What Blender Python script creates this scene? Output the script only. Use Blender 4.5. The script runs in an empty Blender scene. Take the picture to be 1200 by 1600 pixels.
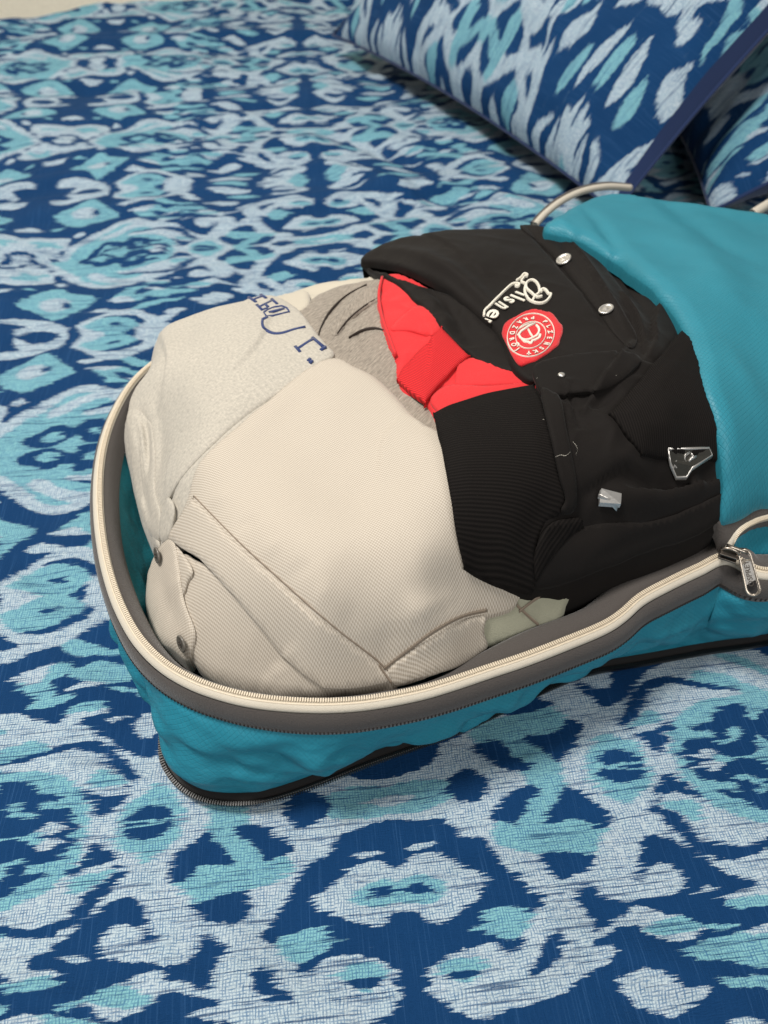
import bpy, bmesh, math, random
import numpy as np
from mathutils import Vector, Matrix, geometry

random.seed(4)
R = math.radians
# ------------------------------------------------------------------ camera
CAM_H, PITCH, FPX = 0.42, R(49.0), 1109.0          # metres above the bed, pitch below horizontal, focal length in photo pixels
scene = bpy.context.scene
cam_d = bpy.data.cameras.new('camera')
cam = bpy.data.objects.new('camera', cam_d)
scene.collection.objects.link(cam)
cam.location = (0, 0, CAM_H)
cam.rotation_euler = (math.pi/2 - PITCH, 0, 0)
cam_d.sensor_fit = 'VERTICAL'
cam_d.sensor_height = 24.0
cam_d.sensor_width = 18.0
cam_d.lens = FPX/1600*24.0
cam_d.clip_start = 0.01
cam_d.clip_end = 50
cam_d.dof.use_dof = True
cam_d.dof.focus_distance = 0.40
cam_d.dof.aperture_fstop = 5.2
scene.camera = cam
# ------------------------------------------------------------------ light (a room with warm ceiling light)
world = bpy.data.worlds.new('World'); scene.world = world
world.use_nodes = True
bg = world.node_tree.nodes['Background']
bg.inputs[0].default_value = (1.0, 0.96, 0.91, 1)
bg.inputs[1].default_value = 0.29
def area(name, loc, target, size, power, col):
    l = bpy.data.lights.new(name, 'AREA'); l.shape = 'RECTANGLE'; l.size = size[0]; l.size_y = size[1]
    l.energy = power; l.color = col
    o = bpy.data.objects.new(name, l); scene.collection.objects.link(o)
    o.location = loc
    o.rotation_euler = (Vector(target)-Vector(loc)).to_track_quat('-Z', 'Y').to_euler()
    return o
area('ceiling_lamp', (-0.55, 0.38, 1.75), (0, .40, 0), (0.40, 0.34), 44, (1.0, .955, .895))
area('wall_fill', (-1.0, 1.25, 1.5), (-.8, 2.1, .0), (0.4, 0.4), 11, (1.0, .93, .82))  # unseen fill lamp, added to brighten the far wall
area('front_light', (0.4, -1.3, 1.6), (0, .5, 0), (1.0, 0.8), 23, (1.0, .98, .95))  # unseen area light behind the camera, brightens the front faces
scene.view_settings.view_transform = 'Standard'
scene.view_settings.look = 'None'
scene.view_settings.exposure = -0.24
scene.view_settings.gamma = 1.0
scene.cycles.max_bounces = 6

# ------------------------------------------------------------------ camera geometry helpers
def ray(px, py):
    px = np.asarray(px, float); py = np.asarray(py, float)
    r = (px-600)/FPX; v = (800-py)/FPX
    return r, math.cos(PITCH)+v*math.sin(PITCH), -math.sin(PITCH)+v*math.cos(PITCH)
def P(px, py, z=0.0):
    """point at height z above the bed seen at photo pixel px, py"""
    r, dy, dz = ray(px, py)
    t = (CAM_H-z)/-dz
    return r*t, dy*t, z
# fabric frame of the duvet print
FO = np.array([.0032, .1477]); FTH = R(6.57); LV = .3244; LU = .355   # vertical repeat, half of the horizontal repeat
def fab(x, y):
    x = x-FO[0]; y = y-FO[1]; c, s = math.cos(FTH), math.sin(FTH)
    return x*c+y*s, -x*s+y*c
def catmull(pts, n=6, closed=True):
    p = np.array(pts, float); out = []; N = len(p)
    rng = range(N) if closed else range(N-1)
    for i in rng:
        if closed: a, b, c, d = p[i-1], p[i], p[(i+1) % N], p[(i+2) % N]
        else: a, b, c, d = p[max(i-1, 0)], p[i], p[i+1], p[min(i+2, N-1)]
        for k in range(n):
            t = k/n
            out.append(.5*((2*b)+(-a+c)*t+(2*a-5*b+4*c-d)*t*t+(-a+3*b-3*c+d)*t**3))
    if not closed: out.append(p[-1])
    return np.array(out)
# smooth lattice noise
def vnoise(x, y, seed=0, lac=1):
    rs = np.random.RandomState(seed); g = rs.uniform(-1, 1, (64, 64))
    x = np.asarray(x, float); y = np.asarray(y, float)
    xi = np.floor(x).astype(int); yi = np.floor(y).astype(int)
    fx = x-xi; fy = y-yi
    fx = fx*fx*fx*(fx*(fx*6-15)+10); fy = fy*fy*fy*(fy*(fy*6-15)+10)
    a = g[yi % 64, xi % 64]; b = g[yi % 64, (xi+1) % 64]; c = g[(yi+1) % 64, xi % 64]; d = g[(yi+1) % 64, (xi+1) % 64]
    return (a*(1-fx)+b*fx)*(1-fy)+(c*(1-fx)+d*fx)*fy
def fbm(x, y, seed=0, o=3):
    s = 0; a = 1
    for k in range(o): s = s+a*vnoise(x*2**k+k*7.3, y*2**k+k*3.1, seed+k); a *= .5
    return s

# ------------------------------------------------------------------ objects helpers
def link(o): scene.collection.objects.link(o); return o
def empty(name, loc=(0, 0, 0)):
    o = link(bpy.data.objects.new(name, None)); o.location = loc; o.empty_display_size = .02
    return o
def tag(o, label=None, cat=None, group=None, kind=None):
    if label: o['label'] = label
    if cat: o['category'] = cat
    if group: o['group'] = group
    if kind: o['kind'] = kind
    return o
def mesh_obj(name, verts, faces, mat, parent=None, uv=None, smooth=True):
    me = bpy.data.meshes.new(name)
    me.from_pydata([tuple(map(float, v)) for v in verts], [], [tuple(map(int, f)) for f in faces])
    if uv is not None:
        lay = me.uv_layers.new(name='UVMap')
        vi = np.empty(len(me.loops), int); me.loops.foreach_get('vertex_index', vi)
        lay.data.foreach_set('uv', np.asarray(uv, float)[vi].ravel())
    me.materials.append(mat)
    if smooth: me.polygons.foreach_set('use_smooth', [True]*len(me.polygons))
    me.update()
    o = link(bpy.data.objects.new(name, me))
    if parent is not None:
        o.parent = parent
        o.matrix_parent_inverse = Matrix.Translation(-Vector(parent.location)) if parent.type == 'EMPTY' else parent.matrix_parent_inverse.copy()
        if parent.type != 'EMPTY': o.matrix_parent_inverse = Matrix.Identity(4)
    return o
def grid_faces(nr, nc, closed=False, flip=False):
    f = []
    for i in range(nr-1):
        for j in range(nc if closed else nc-1):
            a = i*nc+j; b = i*nc+(j+1) % nc; c = (i+1)*nc+(j+1) % nc; d = (i+1)*nc+j
            f.append((a, d, c, b) if flip else (a, b, c, d))
    return f

# ------------------------------------------------------------------ materials
def new_mat(name):
    m = bpy.data.materials.new(name); m.use_nodes = True
    nt = m.node_tree; b = nt.nodes['Principled BSDF']
    return m, nt, b
def N(nt, typ, **kw):
    n = nt.nodes.new(typ)
    for k, v in kw.items():
        if k == 'op': n.operation = v
        elif k == 'inp':
            for a, c in v.items(): n.inputs[a].default_value = c
        else: setattr(n, k, v)
    return n
def math_n(nt, op, a, b=None, c=None, clamp=False):
    n = nt.nodes.new('ShaderNodeMath'); n.operation = op; n.use_clamp = clamp
    for i, q in enumerate((a, b, c)):
        if q is None: continue
        if isinstance(q, (int, float)): n.inputs[i].default_value = q
        else: nt.links.new(q, n.inputs[i])
    return n.outputs[0]
def mix_n(nt, fac, a, b):
    n = nt.nodes.new('ShaderNodeMix'); n.data_type = 'RGBA'
    if isinstance(fac, (int, float)): n.inputs[0].default_value = fac
    else: nt.links.new(fac, n.inputs[0])
    for i, q in ((6, a), (7, b)):
        if isinstance(q, tuple): n.inputs[i].default_value = (*q, 1)
        else: nt.links.new(q, n.inputs[i])
    return n.outputs[2]
def noise_n(nt, vec, scale, detail=2, rough=.5):
    n = nt.nodes.new('ShaderNodeTexNoise'); n.inputs['Scale'].default_value = scale
    n.inputs['Detail'].default_value = detail; n.inputs['Roughness'].default_value = rough
    if vec is not None: nt.links.new(vec, n.inputs['Vector'])
    return n.outputs[0]
def vmul(nt, vec, v):
    n = nt.nodes.new('ShaderNodeVectorMath'); n.operation = 'MULTIPLY'; nt.links.new(vec, n.inputs[0]); n.inputs[1].default_value = v
    return n.outputs[0]
def bump_n(nt, b, h, dist=.001, strength=1.0):
    n = nt.nodes.new('ShaderNodeBump'); n.inputs['Distance'].default_value = dist; n.inputs['Strength'].default_value = strength
    nt.links.new(h, n.inputs['Height']); nt.links.new(n.outputs[0], b.inputs['Normal'])
def uvs(nt):
    return nt.nodes.new('ShaderNodeUVMap').outputs[0] if False else nt.nodes.new('ShaderNodeTexCoord').outputs['UV']
def objc(nt): return nt.nodes.new('ShaderNodeTexCoord').outputs['Object']
def ramp(nt, val, lo, hi):
    n = nt.nodes.new('ShaderNodeMapRange'); n.inputs[1].default_value = lo; n.inputs[2].default_value = hi
    n.clamp = True; nt.links.new(val, n.inputs[0]); return n.outputs[0]
def sep(nt, vec):
    n = nt.nodes.new('ShaderNodeSeparateXYZ'); nt.links.new(vec, n.inputs[0]); return n.outputs
def comb(nt, x, y, z=0.0):
    n = nt.nodes.new('ShaderNodeCombineXYZ')
    for i, q in enumerate((x, y, z)):
        if isinstance(q, (int, float)): n.inputs[i].default_value = q
        else: nt.links.new(q, n.inputs[i])
    return n.outputs[0]

def plain_fabric(name, col, rough=.85, weave=1800, bump=.0002, sheen=.2, var=.12, coat=0):
    m, nt, b = new_mat(name)
    o = objc(nt)
    n = noise_n(nt, o, 25, 3)
    w = noise_n(nt, o, weave, 1)
    c2 = tuple(max(0, c*(1-var*1.5)) for c in col); c1 = tuple(min(1, c*(1+var)) for c in col)
    k = mix_n(nt, math_n(nt, 'MULTIPLY_ADD', w, .6, math_n(nt, 'MULTIPLY', n, .4)), c2, c1)
    nt.links.new(k, b.inputs['Base Color'])
    b.inputs['Roughness'].default_value = rough
    b.inputs['Sheen Weight'].default_value = sheen
    b.inputs['Sheen Roughness'].default_value = .5
    b.inputs['Specular IOR Level'].default_value = .12 if max(col) < .02 else .3
    bump_n(nt, b, w, bump)
    return m

def heather(name, light, dark, thr=(.42, .68), su=260, sv=1400, fine=.35, angle=0.0):
    m, nt, b = new_mat(name)
    u = uvs(nt)
    mp = nt.nodes.new('ShaderNodeMapping'); mp.inputs['Rotation'].default_value = (0, 0, angle); nt.links.new(u, mp.inputs[0])
    v = mp.outputs[0]
    a = noise_n(nt, vmul(nt, v, (su, sv, 1)), 1, 5, .75)
    c = noise_n(nt, vmul(nt, v, (su*2.2, sv*.5, 1)), 1.0, 2, .6)
    s = math_n(nt, 'MULTIPLY_ADD', c, fine, math_n(nt, 'MULTIPLY', a, 1-fine))
    f = ramp(nt, s, *thr)
    k = mix_n(nt, f, light, dark)
    big = noise_n(nt, v, 30, 2)
    k = mix_n(nt, math_n(nt, 'MULTIPLY', ramp(nt, big, .3, .8), .18), k, dark)
    nt.links.new(k, b.inputs['Base Color'])
    b.inputs['Roughness'].default_value = .95; b.inputs['Sheen Weight'].default_value = .15
    b.inputs['Specular IOR Level'].default_value = .2
    bump_n(nt, b, math_n(nt, 'ADD', s, noise_n(nt, vmul(nt, v, (1, 1, 1)), 1500, 1)), .00005)
    return m

def gingham(name, pitch=.00115, angle=0.0):
    m, nt, b = new_mat(name)
    mp = nt.nodes.new('ShaderNodeMapping'); mp.inputs['Rotation'].default_value = (0, 0, angle); nt.links.new(uvs(nt), mp.inputs[0])
    v = mp.outputs[0]
    wob = noise_n(nt, v, 60, 2)
    x, y, _ = sep(nt, v)
    def stripe(q):
        ph = math_n(nt, 'ADD', math_n(nt, 'MULTIPLY', q, 2*math.pi/pitch), math_n(nt, 'MULTIPLY', wob, 3.0))
        s = math_n(nt, 'SINE', ph)
        return ramp(nt, s, -.5, .5)
    sx, sy = stripe(x), stripe(y)
    fade = ramp(nt, noise_n(nt, v, 45, 3), .25, .75)
    s = math_n(nt, 'ADD', math_n(nt, 'MULTIPLY', sx, .42), math_n(nt, 'MULTIPLY', sy, .58))
    k = mix_n(nt, s, (.56, .51, .44), (.33, .285, .228))
    k = mix_n(nt, math_n(nt, 'MULTIPLY', fade, .25), k, (.46, .415, .35))
    nt.links.new(k, b.inputs['Base Color'])
    b.inputs['Roughness'].default_value = .9; b.inputs['Sheen Weight'].default_value = .1
    b.inputs['Specular IOR Level'].default_value = .25
    h = math_n(nt, 'ADD', math_n(nt, 'MULTIPLY', s, .6), noise_n(nt, vmul(nt, v, (700, 700, 1)), 1, 2))
    bump_n(nt, b, h, .00010)
    return m

def ribbed(name, col, pitch=.0021, axis='y', angle=0.0, depth=.0009):
    m, nt, b = new_mat(name)
    mp = nt.nodes.new('ShaderNodeMapping'); mp.inputs['Rotation'].default_value = (0, 0, angle); nt.links.new(uvs(nt), mp.inputs[0])
    x, y, _ = sep(nt, mp.outputs[0])
    q = y if axis == 'y' else x
    wob = noise_n(nt, mp.outputs[0], 40, 2)
    s = math_n(nt, 'SINE', math_n(nt, 'ADD', math_n(nt, 'MULTIPLY', q, 2*math.pi/pitch), math_n(nt, 'MULTIPLY', wob, 1.2)))
    f = math_n(nt, 'MULTIPLY_ADD', s, .5, .5)
    k = mix_n(nt, f, tuple(c*.6 for c in col), tuple(c*1.25 for c in col))  # groove shade put into the colour: darker between the ribs
    nt.links.new(k, b.inputs['Base Color'])
    b.inputs['Roughness'].default_value = .85; b.inputs['Sheen Weight'].default_value = .0
    b.inputs['Specular IOR Level'].default_value = .12 if max(col) < .02 else .25
    h = math_n(nt, 'ADD', f, math_n(nt, 'MULTIPLY', noise_n(nt, vmul(nt, mp.outputs[0], (1500, 1500, 1)), 1, 1), .3))
    bump_n(nt, b, h, depth)
    return m

def simple(name, col, rough=.5, metal=0.0, bumps=0, bscale=400, spec=.5):
    m, nt, b = new_mat(name)
    o = objc(nt); n = noise_n(nt, o, bscale, 3)
    k = mix_n(nt, n, tuple(c*.85 for c in col), tuple(min(1, c*1.12) for c in col))
    nt.links.new(k, b.inputs['Base Color'])
    b.inputs['Roughness'].default_value = rough; b.inputs['Metallic'].default_value = metal
    b.inputs['Specular IOR Level'].default_value = spec
    if bumps: bump_n(nt, b, n, bumps)
    return m

def nylon(name, col, rough=.5, crink=.8):
    """teal ripstop: fine diagonal grid and soft crinkles"""
    m, nt, b = new_mat(name)
    u = uvs(nt)
    x, y, _ = sep(nt, u)
    g = math_n(nt, 'MAXIMUM', math_n(nt, 'SINE', math_n(nt, 'MULTIPLY', math_n(nt, 'ADD', x, y), 2*math.pi/.0031)),
               math_n(nt, 'SINE', math_n(nt, 'MULTIPLY', math_n(nt, 'SUBTRACT', x, y), 2*math.pi/.0031)))
    g = ramp(nt, g, .86, 1.0)
    big = noise_n(nt, u, 26, 5, .6)
    k = mix_n(nt, ramp(nt, big, .3, .7), tuple(c*.95 for c in col), tuple(c*1.05 for c in col))
    k = mix_n(nt, math_n(nt, 'MULTIPLY', g, .16), k, tuple(c*.62 for c in col))
    nt.links.new(k, b.inputs['Base Color'])
    b.inputs['Roughness'].default_value = rough
    b.inputs['Specular IOR Level'].default_value = .32
    b.inputs['Sheen Weight'].default_value = .0
    cr = math_n(nt, 'MULTIPLY', math_n(nt, 'ADD', noise_n(nt, u, 42, 2, .5), math_n(nt, 'MULTIPLY', noise_n(nt, u, 230, 3, .6), .10)), crink)
    bump_n(nt, b, math_n(nt, 'ADD', math_n(nt, 'MULTIPLY', cr, 5.0), math_n(nt, 'MULTIPLY', g, -.12)), .0010)
    return m

# ---- the duvet's ikat print, drawn once as one repeat of the fabric
W_, M_, N_ = (1.0, 0.0), (1.0, 1.0), (0.0, 0.0)
def build_print():
    res = .00042
    w = int(round(2*LU/res)); h = int(round(LV/res))
    img = np.zeros((h, w, 2), np.float32)
    uu = (np.arange(w)+.5)/w*2*LU-LU; vv = (np.arange(h)+.5)/h*LV-LV/2
    def fill(poly, cl):
        u0, v0 = poly.min(0); u1, v1 = poly.max(0)
        for ku in (-1, 0, 1):
            for kv in (-1, 0, 1):
                a = poly+np.array([ku*2*LU, kv*LV])
                i0 = np.searchsorted(uu, a[:, 0].min()); i1 = np.searchsorted(uu, a[:, 0].max())
                j0 = np.searchsorted(vv, a[:, 1].min()); j1 = np.searchsorted(vv, a[:, 1].max())
                if i1 <= i0 or j1 <= j0: continue
                X, Y = np.meshgrid(uu[i0:i1], vv[j0:j1]); ins = np.zeros(X.shape, bool)
                for k in range(len(a)):
                    xa, ya = a[k-1]; xb, yb = a[k]
                    if ya == yb: continue
                    c = ((ya > Y) != (yb > Y)) & (X < (xb-xa)*(Y-ya)/(yb-ya)+xa)
                    ins ^= c
                img[j0:j1, i0:i1][ins] = cl
    def T(cl, pts, row=0, mir='uv'):
        p = catmull(pts, 5)
        x, y, _ = P(p[:, 0], p[:, 1]); u, v = fab(x, y); v = v-row*LV
        if row: v = np.sign(v)*np.where(np.abs(v) < .09, np.abs(v)*.9, .081+(np.abs(v)-.09)*.081/.0722)
        for su in (1, -1):
            for sv in (1, -1):
                fill(np.stack([u*su, v*sv], 1), cl)
    def S(cl, pts, wd, row=0):                      # a stroke of the print, wd in photo pixels (short side squeezed like the plane)
        p = catmull(pts, 5, closed=False)
        d = np.gradient(p, axis=0); n = np.stack([-d[:, 1], d[:, 0]], 1); n /= np.linalg.norm(n, axis=1)[:, None]+1e-9
        t = np.linspace(0, 1, len(p)); ww = wd*(.35+.65*np.sin(np.pi*t)**.5)[:, None]/2
        q = np.concatenate([p+n*ww, (p-n*ww)[::-1]])
        x, y, _ = P(q[:, 0], q[:, 1]); u, v = fab(x, y); v = v-row*LV
        if row: v = np.sign(v)*np.where(np.abs(v) < .09, np.abs(v)*.9, .081+(np.abs(v)-.09)*.081/.0722)
        for su in (1, -1):
            for sv in (1, -1): fill(np.stack([u*su, v*sv], 1), cl)
    def U(cl, pts, mm=.42):                         # drawn straight in fabric millimetres from the repeat's centre
        p = catmull(pts, 5)*mm/1000
        for su in (1, -1):
            for sv in (1, -1): fill(p*np.array([su, sv]), cl)
    U(W_, [(30, 338), (70, 326), (120, 330), (150, 342), (110, 350), (60, 350)])
    U(W_, [(60, 372), (110, 362), (170, 368), (200, 380), (150, 384), (90, 386)])
    U(M_, [(180, 300), (215, 290), (260, 300), (290, 318), (240, 322), (205, 314)])
    U(W_, [(205, 340), (250, 330), (310, 340), (350, 362), (300, 362), (240, 354)])
    U(M_, [(225, 376), (280, 370), (330, 378), (320, 388), (240, 388)])
    U(W_, [(360, 300), (395, 296), (420, 312), (390, 322), (365, 314)])
    # outer field near the side axis: stars, hooks, rings, dots (rows 1 and 2 of the far part)
    T(M_, [(22, 485), (50, 470), (70, 462), (95, 455), (112, 462), (150, 470), (120, 487), (85, 503), (55, 493)], 2)
    T(W_, [(60, 481), (85, 472), (108, 476), (92, 487), (70, 489)], 2)
    T(N_, [(98, 478), (104, 476), (109, 480), (104, 483), (99, 482)], 2)
    T(M_, [(48, 464), (34, 464), (40, 458), (52, 459), (60, 463)], 2)
    S(W_, [(17, 527), (53, 514), (97, 517), (90, 531), (45, 545), (0, 552), (-25, 552)], 13, 2)
    T(W_, [(-30, 435), (8, 437), (22, 452), (10, 468), (-30, 470)], 2)
    T(N_, [(-30, 444), (2, 446), (8, 453), (0, 460), (-30, 462)], 2)
    T(W_, [(-40, 365), (15, 358), (45, 364), (40, 376), (10, 386), (-30, 388)], 2)
    T(M_, [(-30, 370), (10, 366), (26, 370), (8, 379), (-30, 380)], 2)
    T(W_, [(0, 396), (22, 388), (40, 386), (35, 398), (15, 402)], 2)
    T(W_, [(0, 425), (10, 419), (30, 424), (28, 431), (10, 432)], 2)
    for cx, cy, rx, ry in ((105, 372, 9, 4), (83, 380, 8, 3.5), (60, 387, 13, 4), (55, 423, 12, 4), (73, 432, 11, 5), (95, 444, 11, 5), (235, 443, 12, 4)):
        T(W_, [(cx-rx, cy), (cx, cy-ry), (cx+rx, cy), (cx, cy+ry)], 2)
    T(M_, [(172, 471), (195, 460), (217, 457), (212, 464), (195, 473)], 2)
    T(M_, [(235, 462), (255, 457), (278, 459), (265, 468), (240, 470)], 2)
    T(M_, [(200, 486), (222, 476), (246, 474), (235, 481), (215, 487)], 2)
    T(W_, [(290, 453), (315, 444), (342, 440), (330, 452), (305, 457)], 2)
    T(W_, [(308, 472), (335, 461), (366, 461), (350, 471), (325, 477)], 2)
    T(W_, [(240, 500), (262, 489), (285, 485), (275, 495), (255, 500)], 2)
    # mid row ring with mint heart, and dashes (bottom left)
    T(W_, [(-18, 975), (5, 945), (24, 926), (45, 905), (69, 892), (95, 890), (120, 897), (146, 908), (166, 925), (182, 938), (186, 954), (165, 975), (140, 990), (118, 1002), (90, 1016), (67, 1021), (40, 1015), (20, 1005), (0, 992)])
    T(N_, [(62, 935), (80, 919), (95, 914), (120, 919), (143, 932), (152, 948), (140, 965), (115, 980), (85, 992), (60, 996), (30, 994), (60, 985)])
    T(M_, [(0, 968), (35, 952), (70, 934), (90, 930), (115, 938), (133, 950), (120, 966), (92, 980), (60, 990), (25, 990)])
    T(N_, [(62, 964), (80, 957), (95, 952), (85, 962), (70, 968)])
    T(W_, [(33, 867), (55, 853), (85, 856), (118, 868), (85, 869), (58, 869)])
    T(M_, [(83, 829), (115, 823), (155, 824), (150, 838), (120, 838), (95, 834)])
    T(M_, [(108, 1012), (140, 1012), (190, 1027), (172, 1032), (135, 1027)])
    T(W_, [(8, 1062), (35, 1050), (60, 1045), (88, 1041), (80, 1054), (50, 1066), (30, 1060)])
    T(M_, [(103, 1056), (130, 1047), (152, 1052), (145, 1062), (120, 1067)])
    T(M_, [(145, 1062), (180, 1045), (215, 1046), (225, 1060), (190, 1068), (165, 1066)])
    T(M_, [(45, 1102), (75, 1085), (120, 1090), (100, 1098), (70, 1104)])
    T(W_, [(118, 1113), (150, 1106), (166, 1112), (142, 1120)])
    # bottom dashes
    T(M_, [(5, 1545), (40, 1538), (75, 1530), (102, 1533), (85, 1550), (50, 1556), (22, 1556)])
    T(M_, [(88, 1576), (115, 1570), (142, 1564), (165, 1545), (200, 1540), (240, 1552), (230, 1566), (200, 1574), (150, 1570), (118, 1584), (98, 1583)])
    T(W_, [(105, 1503), (118, 1497), (135, 1500), (155, 1506), (132, 1508), (114, 1508)])
    T(W_, [(240, 1542), (260, 1529), (285, 1527), (315, 1541), (345, 1552), (318, 1555), (290, 1547), (262, 1546)])
    T(W_, [(298, 1579), (320, 1567), (345, 1566), (365, 1579), (400, 1592), (352, 1593), (322, 1588)])
    T(M_, [(1070, 1480), (1100, 1465), (1140, 1463), (1150, 1478), (1120, 1492), (1090, 1494)])
    T(M_, [(1110, 1512), (1150, 1522), (1190, 1518), (1180, 1538), (1140, 1534)])
    T(W_, [(0, 1600), (30, 1590), (60, 1588), (80, 1600), (40, 1606)])
    T(W_, [(1065, 1555), (1080, 1538), (1105, 1530), (1115, 1542), (1095, 1556)])
    # arms of the crossings and the big ring
    T(W_, [(600, 1214), (650, 1199), (700, 1180), (750, 1160), (820, 1195), (850, 1185), (905, 1150), (925, 1122), (900, 1098), (862, 1079), (868, 1060), (890, 1055), (930, 1090), (950, 1105), (985, 1080), (1010, 1050), (1040, 1035), (1090, 1030), (1100, 1050), (1040, 1062), (1005, 1082), (985, 1110), (960, 1125),
             (935, 1150), (900, 1190), (886, 1205), (905, 1222), (940, 1245), (958, 1262), (980, 1272), (985, 1300), (955, 1300), (940, 1282), (918, 1262), (895, 1235), (882, 1222), (870, 1250), (856, 1285), (858, 1320), (858, 1350), (889, 1382), (911, 1412), (935, 1446), (930, 1480), (925, 1510), (900, 1529), (874, 1546), (825, 1563), (787, 1572), (745, 1582), (706, 1574), (680, 1555), (658, 1545), (669, 1530), (661, 1512), (699, 1484), (735, 1474), (770, 1468), (796, 1487), (789, 1510), (762, 1534), (744, 1547), (775, 1546),
             (806, 1533), (844, 1512), (872, 1490), (874, 1465), (859, 1435), (845, 1400), (822, 1380), (799, 1358), (775, 1330), (760, 1312), (722, 1306), (705, 1284), (690, 1275), (660, 1272), (627, 1266), (600, 1268)])
    T(M_, [(590, 1255), (640, 1240), (700, 1215), (712, 1240), (690, 1250), (640, 1262)])
    T(M_, [(740, 1140), (770, 1120), (800, 1112), (836, 1113), (834, 1145), (850, 1165), (881, 1186), (900, 1205), (885, 1222), (868, 1245), (850, 1285), (850, 1322), (822, 1330), (805, 1305), (812, 1265), (830, 1235), (828, 1212), (800, 1190), (760, 1165)])
    T(M_, [(675, 1505), (700, 1492), (735, 1490), (760, 1500), (740, 1520), (715, 1530), (690, 1522)])
    T(N_, [(700, 1226), (715, 1210), (735, 1197), (752, 1203), (768, 1215), (764, 1235), (745, 1251), (730, 1242), (710, 1238)])
    T(N_, [(752, 1165), (772, 1158), (795, 1178), (835, 1199), (805, 1200), (775, 1186)])
    T(N_, [(805, 1238), (852, 1229), (832, 1252), (816, 1285), (806, 1293), (790, 1265)])
    T(N_, [(832, 1150), (850, 1127), (880, 1122), (925, 1120), (915, 1142), (900, 1165), (882, 1188), (862, 1172), (845, 1162)])
    T(N_, [(697, 1520), (712, 1512), (742, 1512), (728, 1522), (708, 1526)])
    T(M_, [(835, 1112), (860, 1125), (905, 1122), (925, 1112), (900, 1100), (860, 1098)])
    # face shape on the axis
    T(W_, [(624, 1353), (632, 1345), (645, 1332), (690, 1330), (712, 1343), (740, 1355), (766, 1366), (757, 1388), (740, 1405), (712, 1427), (672, 1444), (655, 1428), (640, 1420), (624, 1418)])
    T(W_, [(636, 1321), (660, 1315), (686, 1312), (688, 1319), (660, 1324), (638, 1327)])
    T(M_, [(624, 1380), (640, 1362), (670, 1364), (697, 1372), (702, 1392), (680, 1405), (650, 1410), (624, 1402)])
    T(N_, [(641, 1383), (648, 1375), (657, 1373), (668, 1379), (670, 1386), (660, 1392), (648, 1391)])
    S(N_, [(610, 1389), (640, 1385), (700, 1393)], 4)
    T(M_, [(729, 1446), (748, 1440), (758, 1418), (785, 1411), (817, 1412), (838, 1424), (846, 1437), (832, 1453), (800, 1465), (770, 1460), (750, 1452)])
    T(M_, [(862, 1292), (890, 1279), (915, 1276), (938, 1290), (932, 1308), (905, 1325), (870, 1330), (857, 1315)])
    # nine-shaped ring beside the crossing
    T(W_, [(148, 1394), (170, 1385), (200, 1370), (195, 1345), (262, 1335), (262, 1362), (280, 1385), (300, 1415), (322, 1440), (312, 1470), (300, 1490), (270, 1505), (235, 1503), (200, 1506), (165, 1499), (158, 1478), (175, 1452), (195, 1445), (215, 1448), (228, 1460), (236, 1476), (243, 1465), (248, 1440), (246, 1412), (235, 1393), (212, 1392), (192, 1403), (165, 1404)])
    # teardrop with its nested bands
    T(W_, [(61, 403), (85, 392), (115, 378), (146, 358), (175, 348), (200, 345), (225, 348), (245, 352), (275, 362), (300, 370), (280, 388), (262, 410), (233, 435), (193, 452), (160, 456), (134, 448), (99, 430), (78, 412)], 2)
    T(M_, [(75, 403), (100, 393), (130, 380), (150, 367), (180, 356), (215, 354), (250, 360), (270, 374), (255, 400), (232, 424), (195, 442), (165, 446), (140, 438), (110, 422), (88, 410)], 2)
    T(W_, [(-80, 1190), (0, 1150), (30, 1137), (70, 1130), (110, 1130), (140, 1140), (160, 1155), (185, 1170), (205, 1182), (240, 1188), (262, 1200), (262, 1224), (240, 1222), (210, 1215), (180, 1205), (160, 1190), (140, 1172), (120, 1158), (90, 1152), (60, 1155), (30, 1162), (0, 1172), (-80, 1215)])
    S(N_, [(-70, 1450), (0, 1458), (45, 1465), (85, 1458), (125, 1435), (150, 1405), (178, 1372), (188, 1358)], 15)
    T(W_, [(192, 1352), (165, 1357), (135, 1362), (100, 1375), (60, 1400), (20, 1412), (-60, 1420), (-60, 1450), (0, 1450), (40, 1458), (75, 1450), (110, 1425), (140, 1395), (168, 1370)])
    T(M_, [(185, 1352), (150, 1358), (120, 1365), (110, 1385), (120, 1400), (145, 1385), (168, 1366)])
    S(N_, [(-60, 1405), (0, 1412), (40, 1402), (75, 1382), (110, 1358), (150, 1340)], 13)
    T(M_, [(-60, 1215), (0, 1207), (50, 1203), (85, 1212), (118, 1228), (133, 1250), (137, 1275), (133, 1305), (118, 1335), (95, 1350), (60, 1375), (30, 1392), (0, 1398), (-60, 1390)])
    T(N_, [(-4, 1226), (20, 1221), (45, 1226), (58, 1245), (55, 1262), (60, 1285), (30, 1305), (-10, 1305), (-15, 1285)])
    S(M_, [(20, 1252), (10, 1262), (30, 1272), (60, 1273)], 12)
    T(M_, [(3, 1252), (10, 1241), (22, 1240), (34, 1247), (36, 1260), (25, 1268), (10, 1265)])
    T(N_, [(62, 1266), (80, 1262), (107, 1264), (110, 1278), (122, 1287), (104, 1298), (102, 1314), (75, 1314), (70, 1298), (56, 1288)])
    T(W_, [(60, 1288), (72, 1280), (90, 1280), (99, 1286), (118, 1288), (98, 1292), (85, 1300), (70, 1297)])
    T(N_, [(24, 719), (50, 702), (75, 696), (95, 703), (118, 717), (95, 729), (70, 737), (50, 730)], 1)
    T(M_, [(55, 712), (78, 704), (100, 713), (80, 723), (60, 722)], 1)
    S(N_, [(95, 674), (120, 664), (160, 658), (200, 660)], 6, 1)
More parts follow.
